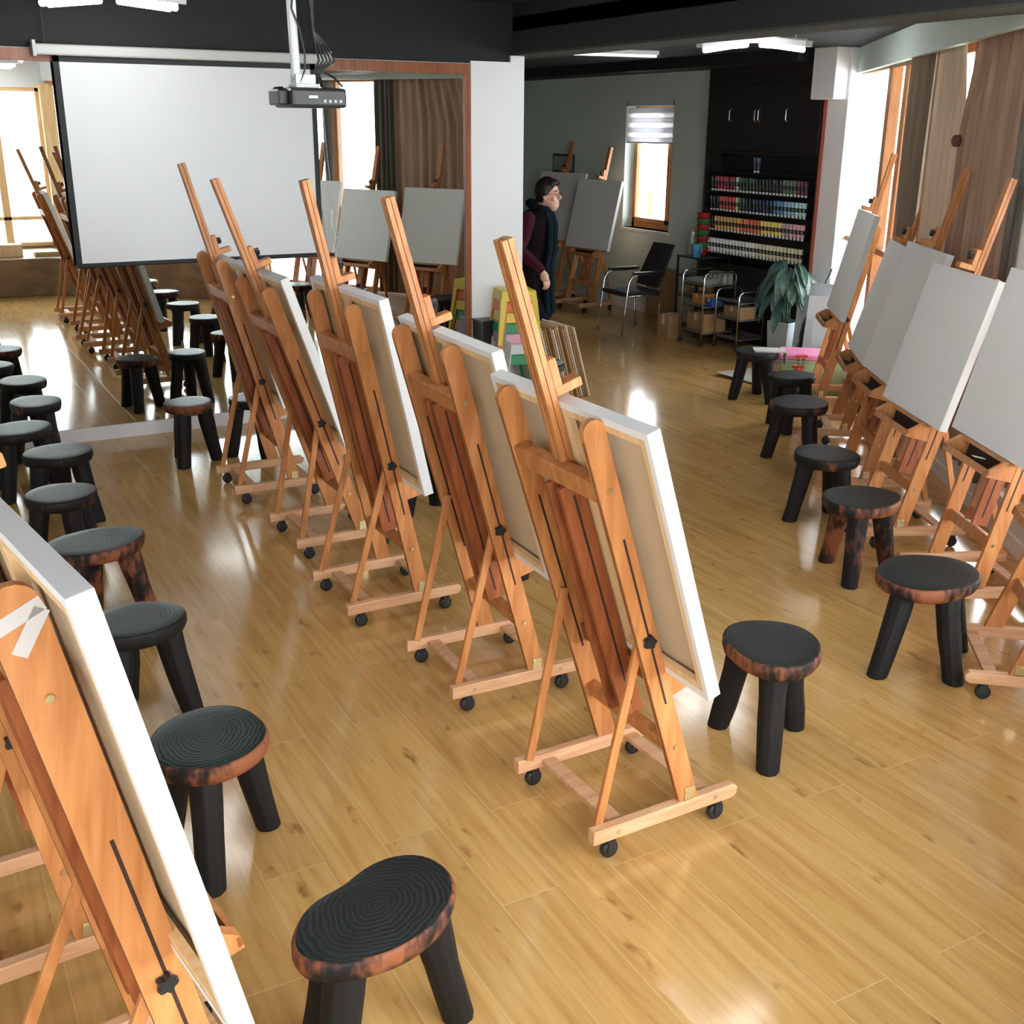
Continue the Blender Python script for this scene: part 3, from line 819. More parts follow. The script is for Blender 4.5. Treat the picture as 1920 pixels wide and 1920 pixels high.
rts = [((3.68, 2.99), 10, 0.236, 0.201, 'large stump stool nearest in the right row with splayed left leg', dict(bark='bark_worn', legs=(175, 262, 350), splay=1.1, lr=.05)),
       ((4.19, 3.87), 20, 0.211, 0.188, 'stump stool in the right row with a chipped brown front leg', dict(bark='bark_worn', leg='leg_worn', legs=(205, 330, 75))),
       ((4.61, 4.56), 60, 0.197, 0.180, 'stump stool third from the viewer in the right row', dict(bark='bark')),
       ((5.36, 5.60), 45, 0.228, 0.198, 'stump stool fourth from the viewer in the right row', {}),
       ((5.92, 6.30), 15, 0.194, 0.167, 'stump stool fifth from the viewer in the right row, beside red flowers', {}),
       ((6.33, 7.18), 65, 0.224, 0.179, 'farthest stump stool of the right row with a newspaper on it', dict(seat='seat'))]
for i, (p, a, rx, ry, lb, kw) in enumerate(rts):
    make_stool(lb, GS3, p, R(a), rx, ry, .42, seed=60 + i, **kw)

# ------------------------------------------------------------------ curtains
def curtain(label, ts, off, z0, z1, mat, amp=.03, folds=7, seed=0, edge=None):
    """pleated cloth between wall positions; edge = (side, shift): that edge drifts by shift from z = 2.2 downwards"""
    rnd = random.Random(seed)
    o0 = wp((ts[0] + ts[1]) / 2, off, 0)
    m = MB().mat(0, True); nx, nz = folds * 8, 22
    g = []
    ph = rnd.uniform(0, 6)
    for j in range(nz + 1):
        f = j / nz; z = z0 + (z1 - z0) * f; row = []
        a, b = ts
        if edge:
            k = max(0, min(1, (2.72 - z) / .5)) * edge[1]
            if edge[0] < 0: a += k
            else: b += k
        for i in range(nx + 1):
            u = i / nx; t = a + (b - a) * u
            d = off + amp * math.sin(2 * PI * folds * u + ph + .5 * math.sin(3 * f + u * 5)) * (.75 + .25 * math.sin(u * 17 + 2 * f)) * (1 - .3 * f)
            row.append(m.bm.verts.new(wp(t, d, z) - o0))
        g.append(row)
    for a, b in zip(g, g[1:]):
        for i in range(nx): m._fin([m.bm.faces.new((a[i], a[i + 1], b[i + 1], b[i]))])
    o = m.build('curtain', mat, None, solid=.004); o.location = o0
    tag(o, label, 'curtain', 'window curtains'); return o
curtain('dark taupe curtain at the left end of the curtain row', (2.29, 2.92), .075, .28, 2.78, 'cur_taupe', .045, 3, 1)
curtain('plain beige curtain panel beside the dark taupe one', (1.70, 2.31), .085, .28, 2.78, 'cur_beige', .014, 5, 2, (-1, -.20))
curtain('wide tan curtain with pinkish folds near the right picture edge', (.42, 1.34), .095, .28, 2.78, 'cur_tan', .03, 9, 3, (1, .17))
curtain('right end folds of the tan curtain, backlit tone painted grey brown', (.16, .43), .10, .28, 2.78, 'cur_grey', .045, 4, 4)  # backlit lining end of the tan curtain, its tone painted grey
curtain('narrow grey curtain strip seen in the mirror right beside the screen', (-.62, -.48), .10, .28, 2.78, 'cur_grey', .03, 2, 5)
tb = MB(); p = wp(1.50, .125, 2.13)
tb.mat(0, True).lathe([(.018, -.035), (.03, -.02), (.034, 0), (.03, .02), (.018, .035)], 12)
M['tie'] = plain('tie_band', (.14, .05, .035), .8)
o = tb.build('curtain_tie', 'tie', None); o.location = p
tag(o, 'dark red tie knotted where the beige and tan curtains meet', 'curtain tie')

# ------------------------------------------------------------------ cabinet with paint tubes
XC = 8.0; ca, cb_ = 8.40, 10.15
cab = thing('paint_cabinet', 'tall dark brown cabinet with open tube shelves and closed upper doors', 'cabinet', (XC, ca, 0))
W = cb_ - ca
m = MB()
m.box(.0, .35, 0, .02, 0, 2.63).box(0, .35, W - .02, W, 0, 2.63).box(.22, .35, .02, W - .02, 0, 2.63).box(0, .22, .02, W - .02, 2.61, 2.63).box(0, .22, .02, W - .02, 1.94, 1.96)
m.box(0, .22, .02, W - .02, 0, .8)
m.build('body', 'cab', cab, bev=.002)
m = MB(); m.box(-.014, .02, -.018, .0, 0, 2.60); m.build('side_edge', 'lit_edge', cab)
dw = (W - .04) / 4
for i in range(4):
    yy = .02 + i * dw
    m = MB(); m.box(-.018, .0, yy + .002, yy + dw - .002, 1.965, 2.608); d = m.build('door', 'cab', cab, bev=.002)
    hy = (yy + dw - .04 if i in (0, 2) else yy + .04) if i != 3 else yy + .045
    hy = (.48, .89, .945, 1.34)[i]
    m = MB(); m.tube([(-.018, hy, 2.255), (-.04, hy, 2.27), (-.04, hy, 2.36), (-.018, hy, 2.375)], .006, 8); m.build('handle', 'handle', d)
m = MB(); m.box(.0, .35, .0, W, 2.63, 2.79); m.build('top_panel', 'cab', cab)
zs = (.895, 1.13, 1.342, 1.548, 1.755)
for z in zs:
    m = MB(); m.box(.0, .22, .02, W - .02, z - .012, z); m.build('shelf', 'cab', cab)
# tubes
def tube_mesh(col, lab):
    m = MB()
    m.mat(1).cyl((0, 0, 0), (0, 0, .02), .0135, 12)
    m.mat(0, True); rings = []
    for z, a, b in ((.02, .014, .014), (.024, .019, .018), (.055, .020, .0165), (.10, .0215, .010), (.142, .0225, .002), (.152, .0225, .0015)):
        rings.append([V((b * math.sin(2 * PI * k / 16), a * math.cos(2 * PI * k / 16), z)) for k in range(16)])
    m.loft(rings)
    m.mat(2, False)
    for q in range(4, 12):
        a, b = 2 * PI * q / 16, 2 * PI * (q + 1) / 16
        m.quad([V((-b_ * math.sin(t_) * 1.02, a_ * math.cos(t_) * 1.02, z_)) for t_, z_, a_, b_ in ((a - PI / 2, .06, .0203, .0158), (b - PI / 2, .06, .0203, .0158), (b - PI / 2, .10, .0217, .0102), (a - PI / 2, .10, .0217, .0102))])
    bmesh.ops.recalc_face_normals(m.bm, faces=m.bm.faces)
    me = D.meshes.new('paint_tube'); m.bm.to_mesh(me); m.bm.free()
    me.materials.append(col); me.materials.append(M['label_white']); me.materials.append(lab)
    return me
TC = {'dark brown': (.045, .02, .018), 'crimson': (.40, .03, .05), 'red': (.62, .06, .045), 'dark red': (.22, .02, .03), 'mint': (.45, .62, .50), 'dark green': (.02, .07, .045), 'blackish green': (.012, .025, .02), 'grey green': (.10, .17, .13),
      'purple': (.09, .03, .10), 'dark blue': (.02, .04, .10), 'light green': (.50, .70, .28), 'navy': (.012, .02, .04), 'blue': (.08, .22, .45), 'sky blue': (.26, .50, .68), 'aqua': (.48, .78, .74), 'black': (.012, .012, .012),
      'ochre': (.68, .42, .12), 'orange': (.80, .40, .10), 'vermilion': (.76, .17, .07), 'yellow': (.80, .68, .16), 'lilac grey': (.42, .34, .40), 'pink': (.74, .42, .52), 'white': (.82, .84, .82), 'cream': (.74, .70, .46)}
TM = {}
lab_dark = plain('tube_label', (.02, .02, .022), .6)
rows = [(1.755, 'top pair shelf', 9.36, [('dark blue', 2)], .05),
        (1.548, 'highest full tube shelf', 10.03, [('dark brown', 2), ('crimson', 3), ('dark red', 3), ('mint', 1), ('dark green', 5), ('blackish green', 8), ('grey green', 4), ('dark red', 1), ('purple', 2)], None),
        (1.342, 'second full tube shelf', 10.03, [('black', 3), ('red', 5), ('light green', 1), ('dark green', 2), ('navy', 5), ('dark blue', 3), ('blue', 3), ('sky blue', 3), ('aqua', 3)], None),
        (1.13, 'third full tube shelf', 10.04, [('black', 2), ('ochre', 6), ('orange', 2), ('vermilion', 6), ('yellow', 6), ('lilac grey', 2), ('pink', 4)], None),
        (.895, 'lowest full tube shelf', 10.03, [('white', 15), ('cream', 13)], None)]
for z, rn, ys, runs, st in rows:
    n = sum(c for _, c in runs); st = st or (ys - 8.575) / (n - 1); i = 0
    seen = {}
    for cn, cnt in runs:
        if cn not in TM: TM[cn] = tube_mesh(plain('paint_' + cn.replace(' ', '_'), TC[cn], .35), lab_dark)
        seen[cn] = seen.get(cn, 0) + 1
        lb = '%s paint tube with white cap on the %s of the cabinet' % (cn, rn)
        if cn == 'dark red' and seen[cn] > 1: lb = 'single dark red paint tube next to purple ones on the highest full tube shelf'
        for k in range(cnt):
            o = D.objects.new('paint_tube', TM[cn]); C.objects.link(o)
            o.location = (XC + .035, ys - i * st, z); o.rotation_euler = (0, 0, R(68) + random.uniform(-.3, .3))
            tag(o, lb, 'paint tube', '%s tubes on the %s' % (cn, rn) if cnt > 1 else 'paint tubes on the %s' % rn)
            i += 1

# ------------------------------------------------------------------ plastic stools stacked by the column
PC = {'yellow': (.80, .62, .04), 'orange red': (.78, .13, .03), 'green': (.02, .32, .12), 'pink': (.78, .38, .52), 'white': (.74, .76, .76), 'dark red': (.20, .02, .03)}
for k, c in PC.items(): M['pl_' + k] = plain('plastic_' + k.replace(' ', '_'), c, .35)
def plastic_stool(label, col, loc, rz, group):
    t = thing('plastic_stool', label, 'plastic stool', loc, rz, group)
    m = MB(); m.loft([[V((sx * s, sy * s, z)) for sx, sy in ((-1, -1), (1, -1), (1, 1), (-1, 1))] for s, z in ((.152, .345), (.142, .425), (.132, .432))]); m.build('seat', 'pl_' + col, t, bev=.01)
    for sx, sy in ((-1, -1), (1, -1), (1, 1), (-1, 1)):
        m = MB(); rings = []
        for z, e, w in ((.36, .151, .05), (.0, .185, .034)):
            rings.append([V((sx * e, sy * e, z)), V((sx * (e - w), sy * e, z)), V((sx * (e - w), sy * (e - .006), z)), V((sx * (e - .006), sy * (e - .006), z)), V((sx * (e - .006), sy * (e - w), z)), V((sx * e, sy * (e - w), z))])
        m.loft(rings); m.build('leg', 'pl_' + col, t)
    return t
seq = [('green', 'lowest green'), ('white', 'white'), ('pink', 'pink'), ('green', 'upper green'), ('yellow', 'lower yellow'), ('orange red', 'orange red'), ('yellow', 'topmost yellow')]
for i, (c, nm) in enumerate(seq):
    plastic_stool('%s plastic stool in the colourful stack at the white column' % nm, c, (4.43 + .004 * i, 8.02, i * .086), R(-14 + (i % 2) * 1.5), 'stacked plastic stools')
bb = thing('storage_bin', 'black bin on the floor at the foot of the white column', 'bin', (4.31, 8.23, 0))
m = MB(); m.loft([[V((sx * .08, sy * .085, 0)) for sx, sy in ((-1, -1), (1, -1), (1, 1), (-1, 1))], [V((sx * .09, sy * .09, .66)) for sx, sy in ((-1, -1), (1, -1), (1, 1), (-1, 1))]]); m.build('body', 'black_plastic', bb, bev=.006)
m = MB(); m.box(-.095, .095, -.095, .095, .66, .675); m.build('lid', 'black_plastic', bb, bev=.003)
# drawing boards leaning by the column
M['board'] = wood('board_edge', (.36, .20, .085), (.55, .34, .16), rough=.7, stretch=(4, 4, 20))
M['board_pale'] = wood('pale_board', (.62, .48, .30), (.74, .60, .40), rough=.7, stretch=(4, 4, 20))
GB = 'drawing boards leaning beside the stacked plastic stools'
kinds = ['white_paint', 'board_pale', 'white_paint', 'board_pale', 'board', 'white_paint', 'board', 'board', 'board', 'white_paint', 'board', 'board_pale', 'board', 'board', 'white_paint', 'board', 'board_pale']
nm = {'white_paint': 'white', 'board_pale': 'pale wooden', 'board': 'brown wooden'}
xx = 4.68
for i, k in enumerate(kinds):
    th = .014 if k != 'white_paint' else .011
    m = MB(); m.box(-th / 2, th / 2, 0, .40, 0, .62 + .012 * (i % 3)); o = m.build('drawing_board', k, None, bev=.001)
    o.location = (xx, 7.90 + .012 * ((i * 5) % 4), 0.003); o.rotation_euler = (0, -R(16.5), 0)
    lb = '%s drawing board leaning in the stack beside the plastic stools' % nm[k]
    if i == len(kinds) - 1: lb = 'outermost pale drawing board of the leaning stack, nearest the open floor'
    tag(o, lb, 'drawing board', '%s boards in the leaning stack' % nm[k])
    xx += .0285
m = MB(); m.box(-.004, .004, 0, .5, 0, .55); o = m.build('white_board', 'white_paint', None); o.location = (4.255, 7.80, .002); o.rotation_euler = (0, R(6), 0)
tag(o, 'thin white board standing left of the stacked plastic stools', 'board')

# ------------------------------------------------------------------ trolleys, shelf and clutter in the annex
def trolley(label, loc, dx, dy, h, tiers, rz=0.):
    t = thing('steel_trolley', label, 'trolley', loc, rz, 'steel trolleys')
    for yy in (0, dy):
        m = MB().mat(0, True)
        m.tube([(0, yy, .05), (0, yy, h - .05), (.015, yy, h - .015), (.05, yy, h), (dx - .05, yy, h), (dx - .015, yy, h - .015), (dx, yy, h - .05), (dx, yy, .05)], .0095, 8)
        m.build('frame', 'chrome', t)
    for z in tiers:
        m = MB(); m.box(.01, dx - .01, .01, dy - .01, z, z + .008).box(.01, .016, .01, dy - .01, z, z + .04).box(dx - .016, dx - .01, .01, dy - .01, z, z + .04)
        m.build('shelf', 'steel_dim', t)
    for px in (0, dx):
        for yy in (0, dy):
            m = MB().mat(0, True); m.lathe([(.01, -.01), (.024, -.008), (.025, 0), (.024, .008), (.01, .01)], 12, (px, yy, .026), Matrix.Rotation(PI / 2, 4, 'X')); m.build('wheel', 'rubber', t)
    return t
M['steel_dim'] = plain('brushed_steel', (.20, .21, .21), .4, .7)
trolley('steel trolley holding jars, in front of the dark cabinet', (7.42, 9.30, 0), .42, .36, .76, (.12, .40, .62))
trolley('lower empty steel trolley nearest the potted plant', (7.58, 8.92, 0), .34, .36, .60, (.10, .30, .48))
sh = thing('shelf_rack', 'dark low shelf rack with boxes behind the black chair', 'shelf', (7.70, 9.78, 0))
for x in (0, .42):
    for y in (0, .36):
        m = MB(); m.box(x, x + .02, y, y + .02, 0, .86); m.build('post', 'black_plastic', sh)
for z in (.08, .42, .64, .84):
    m = MB(); m.box(0, .44, 0, .38, z, z + .016); m.build('shelf', 'black_plastic', sh)
M['card'] = plain('brown_card', (.34, .20, .09), .8, var=.1)
M['card_orange'] = plain('orange_box', (.60, .24, .06), .7)
M['card_blue'] = plain('blue_box', (.03, .10, .38), .6)
M['bowl_red'] = plain('bowl_red', (.46, .035, .035), .4)
M['bowl_green'] = plain('bowl_green', (.045, .22, .07), .4)
M['jar'] = plain('jar_glass', (.62, .68, .60), .12, trans=.6)
M['jar_lid'] = plain('jar_lid', (.24, .22, .13), .4)
M['blue_plastic'] = plain('blue_cup', (.08, .28, .42), .4)
def box_thing(name, label, loc, sx, sy, sz, mat, rz=0., cat='box', lidm=None):
    t = thing(name, label, cat, loc, rz)
    m = MB(); m.box(-sx / 2, sx / 2, -sy / 2, sy / 2, 0, sz); m.build('body', mat, t, bev=.003)
    m = MB(); m.box(-sx / 2 - .002, sx / 2 + .002, -.02, .02, sz, sz + .001).box(-sx / 2 - .0012, -sx / 2, -.02, .02, sz * .6, sz); m.build('packing_tape', lidm or 'linen', t)
    return t
box_thing('orange_box', 'orange box on the middle shelf of the steel trolley with jars', (7.62, 9.55, .408), .18, .16, .11, 'card_orange')
box_thing('blue_box', 'blue box on middle shelf of the jar trolley', (7.62, 9.37, .408), .14, .11, .08, 'card_blue')
box_thing('cardboard_box', 'brown cardboard box at the bottom of the jar trolley', (7.62, 9.48, .128), .30, .28, .20, 'card')
box_thing('cardboard_box', 'cardboard box on the low steel trolley by the plant', (7.75, 9.10, .308), .22, .26, .13, 'card')
box_thing('cardboard_box', 'cardboard box on the floor between black chair and jar trolley', (7.42, 9.86, 0), .20, .17, .27, 'card', R(8))
box_thing('cardboard_box', 'tall cardboard sheet box against the wall behind the black chair', (8.10, 10.95, 0), .10, .5, .60, 'card')
box_thing('cardboard_box', 'small cardboard box on the dark shelf rack', (7.9, 9.97, .436), .2, .22, .13, 'card')
def jar(label, loc, r=.034, h=.10, body='jar', lid='jar_lid'):
    t = thing('glass_jar', label, 'jar', loc, 0, 'glass jars on the steel trolley')
    m = MB().mat(0, True); m.lathe([(0, 0), (r * .9, 0), (r, .006), (r, h * .8), (r * .85, h * .88), (r * .85, h)], 16); m.build('body', body, t)
    m = MB().mat(0, True); m.lathe([(r * .9, h), (r * .92, h + .002), (r * .92, h + .016), (r * .8, h + .018), (0, h + .018)], 16); m.build('lid', lid, t)
for i in range(4):
    for j in range(2):
        jar('small glass jar with olive lid in the cluster on the jar trolley', (7.72 + j * .075, 9.345 + i * .075, .628))
tr = tag(MB().box(-.15, .13, -.02, .02, 0, 0).build('x', 'jar', None)) if False else None
t = thing('plastic_tray', 'clear shallow tray on the top of the jar trolley', 'tray', (7.56, 9.50, .628))
m = MB(); m.box(-.12, .1, -.13, .13, 0, .006).box(-.12, -.115, -.13, .13, .006, .06).box(.095, .1, -.13, .13, .006, .06).box(-.115, .095, -.13, -.125, .006, .06).box(-.115, .095, .125, .13, .006, .06); m.build('body', 'jar', t)
for i in range(7):
    t = thing('plastic_bowl', '%s plastic bowl in the tall red and green stack left of the cabinet' % ('red' if i % 2 == 0 else 'green'), 'bowl', (7.93, 10.02, .856 + i * .062), 0, '%s bowls of the tall stack' % ('red' if i % 2 == 0 else 'green'))
    m = MB().mat(0, True); m.lathe([(0, 0), (.05, 0), (.075, .075), (.080, .078), (.080, .082), (.071, .08), (.047, .006), (0, .006)], 20); m.build('bowl', 'bowl_red' if i % 2 == 0 else 'bowl_green', t)
t = thing('glass_bottle', 'clear glass carafe left of the red and green bowl stack', 'bottle', (7.86, 9.92 + .2, .856))
m = MB().mat(0, True); m.lathe([(0, 0), (.05, 0), (.055, .02), (.05, .12), (.03, .16), (.032, .24), (.036, .25)], 16); m.build('body', 'jar', t)
m = MB().mat(0, True); m.lathe([(.034, .25), (.036, .252), (.036, .27), (0, .275)], 16); m.build('stopper', 'jar_lid', t)
t = thing('plastic_cup', 'blue plastic jug beneath the red and green bowl stack', 'jug', (7.76, 9.9, .856))
m = MB().mat(0, True); m.lathe([(0, 0), (.05, 0), (.06, .13), (.062, .14)], 16); m.build('body', 'blue_plastic', t)
m = MB().mat(0, True); m.tube([(0, -.058, .12), (0, -.09, .11), (0, -.09, .05), (0, -.053, .03)], .007, 8); m.build('handle', 'blue_plastic', t)
# office chair
oc = thing('visitor_chair', 'black mesh armchair with chrome cantilever legs in the annex', 'chair', (7.30, 10.44, 0), R(178))
M['mesh_black'] = plain('black_mesh', (.02, .021, .023), .8)
m = MB(); m.box(-.24, .24, -.24, .24, .42, .475); m.build('seat', 'mesh_black', oc, bev=.02)
m = MB().mat(0, True)
def bp(x, y, z): return V((x, y, z))
m.loft([[bp(-.20 - .20 * f + o, -.22 + .02 * f, .50 + .46 * f) if k == 0 else (bp(-.20 - .20 * f + o, .22 - .02 * f, .50 + .46 * f)) for k in (0, 1)] + [bp(-.20 - .20 * f - .03, .22 - .02 * f, .50 + .46 * f), bp(-.20 - .20 * f - .03, -.22 + .02 * f, .50 + .46 * f)] for f, o in ((0, 0), (.25, .012), (.6, .008), (1, 0))])
m.build('backrest', 'mesh_black', oc, bev=.008)
for s in (-1, 1):
    y = s * .255
    m = MB().mat(0, True)
    m.tube([(-.22, y, .012), (.24, y, .012), (.275, y, .03), (.27, y, .10), (.22, y, .56), (.19, y, .63), (.14, y, .655), (-.25, y, .655)] if False else [(-.24, y, .014), (-.22, y, .20), (-.20, y, .42), (.0, y, .43), (.20, y, .43)], .011, 8)
    m.tube([(.27, y, .0), (.235, y, .30), (.20, y, .58), (.165, y, .635), (.10, y, .655), (-.26, y, .655)], .011, 8)
    m.build('leg_frame', 'chrome', oc)
    m = MB(); m.box(-.25, .15, y - .025, y + .025, .662, .69); m.build('armrest', 'black_plastic', oc, bev=.01)
# potted plant
M['leaf'] = plain('leaf_green', (.06, .125, .095), .35, var=.25, vscale=30)
M['planter'] = plain('grey_planter', (.34, .39, .41), .6)
pt = thing('potted_plant', 'large leafed plant drooping over a square grey planter', 'plant', (7.68, 8.33, 0), R(12))
m = MB(); m.loft([[V((sx * s, sy * s, z)) for sx, sy in ((-1, -1), (1, -1), (1, 1), (-1, 1))] for s, z in ((.105, 0), (.125, .40), (.112, .40), (.11, .36))]); m.build('planter', 'planter', pt, bev=.004)
m = MB().mat(0, True); rnd = random.Random(5)
ms = MB().mat(0, True)
for i in range(34):
    a = rnd.uniform(0, 2 * PI) if i % 3 else R(180 + rnd.uniform(-70, 70)); el = rnd.uniform(.15, .5); top = V((.11 * math.cos(a), .11 * math.sin(a), rnd.uniform(.62, .98)))
    base = V((rnd.uniform(-.05, .05), rnd.uniform(-.05, .05), .37))
    ms.tube([base, base.lerp(top, .5) + V((0, 0, .08)), top], .005, 6)
    ln = rnd.uniform(.22, .36); wd = ln * .16
    out = V((math.cos(a), math.sin(a), 0)); side = V((-math.sin(a), math.cos(a), 0))
    tw = rnd.uniform(-.5, .5); side = (side + V((0, 0, tw))).normalized()
    rows_ = []
    for q in range(9):
        f = q / 8
        c_ = top + out * (.20 * math.sin(f * 1.5)) + V((0, 0, .05 * f - ln * 1.05 * f ** 1.5))
        wq = wd * (math.sin(PI * min(1, f * .95 + .04)) ** .8)
        rows_.append([m.bm.verts.new(c_ - side * wq), m.bm.verts.new(c_ - V((0, 0, .006)) - out * .006), m.bm.verts.new(c_ + side * wq)])
    for r0, r1 in zip(rows_, rows_[1:]):
        for k in (0, 1): m._fin([m.bm.faces.new((r0[k], r0[k + 1], r1[k + 1], r1[k]))])
m.build('leaves', 'leaf', pt); ms.build('stems', 'leaf', pt)
# boards, pole, tub, flowers, newspaper, cardboard near the corner
M['panel'] = plain('grey_panel', (.34, .38, .40), .6); M['panel_w'] = plain('white_panel', (.56, .60, .64), .5)
for i, (x, y, h, w_, mt, lb) in enumerate([(7.78, 7.97, .80, .34, 'panel', 'grey panel leaning against the pillar behind the plant'), (7.72, 7.80, .70, .30, 'panel_w', 'white panel leaning by the pillar, right of the grey one'), (7.66, 7.64, .52, .30, 'panel_w', 'low white panel leaning beside the green tub')]):
    m = MB(); m.box(-.008, .008, -w_ / 2, w_ / 2, 0, h); o = m.build('leaning_panel', mt, None, bev=.001); o.location = (x - .10, y, .004); o.rotation_euler = (0, R(9 + 2 * i), R(32)); tag(o, lb, 'panel')
m = MB(); m.cyl((7.46, 8.0, 0.005), (7.93, 8.02, .92), .009, 8); o = m.build('black_pole', 'black_plastic', None); tag(o, 'thin black pole leaning diagonally in front of the plant', 'pole')
t = thing('duffel_bag', 'limp black bag hanging from the slanted pole by the planter', 'bag', (7.58, 8.0, 0))
M['bag'] = plain('black_bag', (.014, .014, .016), .8)
m = MB().mat(0, True); m.loft([[V((.10 + rx * math.cos(2 * PI * k / 14), ry * math.sin(2 * PI * k / 14), z)) for k in range(14)] for z, rx, ry in ((.10, .03, .03), (.16, .08, .06), (.30, .09, .07), (.42, .07, .05), (.50, .03, .03))]); m.build('body', 'bag', t)
m = MB().mat(0, True); m.tube([(.08, 0, .48), (.10, 0, .60), (.16, .0, .60), (.13, 0, .48)], .008, 8); m.build('strap', 'bag', t)
M['tub_green'] = plain('tub_green', (.48, .72, .42), .35, trans=.15); M['tub_pink'] = plain('tub_pink', (.80, .25, .48), .35)
tu = thing('storage_tub', 'pale green plastic storage tub with a pink lid by the far window', 'tub', (7.02, 7.22, 0), R(-42))
m = MB(); m.loft([[V((sx * a, sy * b, z)) for sx, sy in ((-1, -1), (1, -1), (1, 1), (-1, 1))] for a, b, z in ((.25, .16, 0.0), (.275, .18, .27), (.285, .19, .275), (.285, .19, .29))]); m.build('body', 'tub_green', tu, bev=.012)
m = MB(); m.box(-.29, .29, -.195, .195, .292, .34); m.build('lid', 'tub_pink', tu, bev=.012)
for s in (-1, 1):
    m = MB(); m.box(s * .28, s * .30, -.06, .06, .22, .30); m.build('clip', 'tub_pink', tu, bev=.004)
fl = thing('flower_bunch', 'bunch of red artificial flowers beside the green tub', 'flowers', (6.62, 6.98, 0))
M['petal'] = plain('red_petal', (.72, .05, .03), .6); M['fleaf'] = plain('dark_leaf', (.03, .12, .03), .6)
mp_, ml = MB().mat(0, True), MB().mat(0, True)
for i in range(7):
    c_ = V((rnd.uniform(-.06, .06), rnd.uniform(-.05, .05), rnd.uniform(.22, .38)))
    ml.tube([(0, 0, .1), c_ * .6 + V((0, 0, .05)), c_], .004, 6)
    for k in range(6): mp_.ball(c_ + V((.018 * math.cos(k), .018 * math.sin(k), .006 * (k % 2))), .017, (1, 1, .6), 8)
    ml.ball(c_ + V((.02, .02, -.03)), .02, (1.4, .5, .3), 8)
mp_.build('blossoms', 'petal', fl); ml.build('greenery', 'fleaf', fl)
m = MB().mat(0, True); m.lathe([(0, 0), (.045, 0), (.055, .12), (.05, .12), (.04, .01), (0, .01)], 14); m.build('pot', 'black_plastic', fl)
M['news'] = plain('newsprint', (.62, .60, .58), .9, var=.35, vscale=60)
nw = thing('newspaper', 'folded newspaper lying over the farthest right row stool', 'newspaper', (6.40, 7.10, .423), R(-35))
m = MB(); m.box(-.13, .13, -.09, .09, 0, .012).box(.13, .134, -.09, .09, -.10, .012); m.build('folded_sheets', 'news', nw)
cs = MB(); cs.loft([[V((x, y, z + .0)) for x, y, z in ((-.3, -.25, .004), (.28, -.28, .004), (.33, .2, .004), (-.2, .3, .03))], [V((x, y, z)) for x, y, z in ((-.3, -.25, .01), (.28, -.28, .01), (.33, .2, .01), (-.2, .3, .036))]])
M['card_grey'] = plain('grey_card', (.42, .40, .36), .8, var=.06)
o = cs.build('cardboard_sheet', 'card_grey', None); o.location = (6.93, 7.86, 0); o.rotation_euler = (0, 0, R(20)); tag(o, 'flat grey cardboard sheet on the floor under the far stools', 'cardboard')
pf = thing('picture_frame', 'small dark framed picture on the annex wall behind the easels', 'picture', (XW - .012, 13.5, 1.6))
m = MB(); m.box(-.01, .01, -.27, .27, 0, .24); m.build('frame', 'cab', pf, bev=.003)
m = MB(); m.box(-.012, -.0095, -.24, .24, .03, .21); m.build('picture', 'panel', pf)
sc_ = MB(); sc_.box(-.03, .03, -.015, .015, 0, .002); o = sc_.build('paper_scrap', 'label_white', None)
o.matrix_world = Matrix.Translation(V((4.525, 3.411, 0))) @ Matrix.Rotation(rz, 4, 'Z') @ tilt_m(R(18 - 13.1)) @ Matrix.Translation(ep(.455 + .131, .13, .06)) @ Matrix.Rotation(-LEAN, 4, 'Y')
tag(o, 'small white paper scrap in the tray of the second nearest right easel', 'paper scrap')
# things on the raised platform, seen only in the mirror
box_thing('wooden_box', 'pale wooden box on the brown platform, seen in the mirror at left edge', (1.35, .12, .49), .55, .22, .16, 'pine')
M['wicker'] = plain('wicker', (.42, .28, .11), .8, var=.3, vscale=70)
wt = thing('wicker_tray', 'flat wicker tray on the platform, seen in the mirror under the screen corner', 'tray', (2.05, .2, .49))
m = MB(); m.box(-.28, .28, -.12, .12, 0, .05); m.build('woven_body', 'wicker', wt, bev=.008)
m = MB(); m.box(-.285, .285, -.125, .125, .05, .06); m.build('rim', 'pine', wt)

# ------------------------------------------------------------------ the man
def remesh(mb, name, mats, parent, vox, sm=6):
    o = mb.build('tmp', mats)
    k = o.modifiers.new('r', 'REMESH'); k.mode = 'VOXEL'; k.voxel_size = vox; k.use_smooth_shade = True
    k = o.modifiers.new('s', 'SMOOTH'); k.iterations = sm; k.factor = .5
    dg = bpy.context.evaluated_depsgraph_get(); dg.update()
    me = D.meshes.new_from_object(o.evaluated_get(dg)); me.name = name
    D.objects.remove(o)
    n = D.objects.new(name, me); C.objects.link(n); n.parent = parent
    for p in me.polygons: p.use_smooth = True
    return n
M['skin'] = plain('skin', (.62, .36, .26), .5, var=.05, vscale=12)
M['coat'] = plain('dark_coat', (.007, .005, .006), .95, spec=.08, var=.2, vscale=20, bump=.15, bscale=120)
M['sleeve'] = plain('burgundy_knit', (.05, .010, .017), .95, spec=.1, var=.35, vscale=45, bump=.3, bscale=160)
M['scarf'] = plain('teal_scarf', (.004, .010, .014), .95, spec=.08, var=.4, vscale=25)
M['trouser'] = plain('dark_trousers', (.008, .009, .013), .95, spec=.08)
M['hair'] = plain('black_hair', (.012, .009, .008), .45, var=.3, vscale=40)
M['eye'] = plain('eye_dark', (.02, .014, .012), .2); M['lip'] = plain('lip', (.45, .17, .14), .5)
pm = thing('person', 'man in long dark coat, burgundy sleeves and dark scarf walking past the column', 'person', (5.13, 8.98, 0), R(-52))
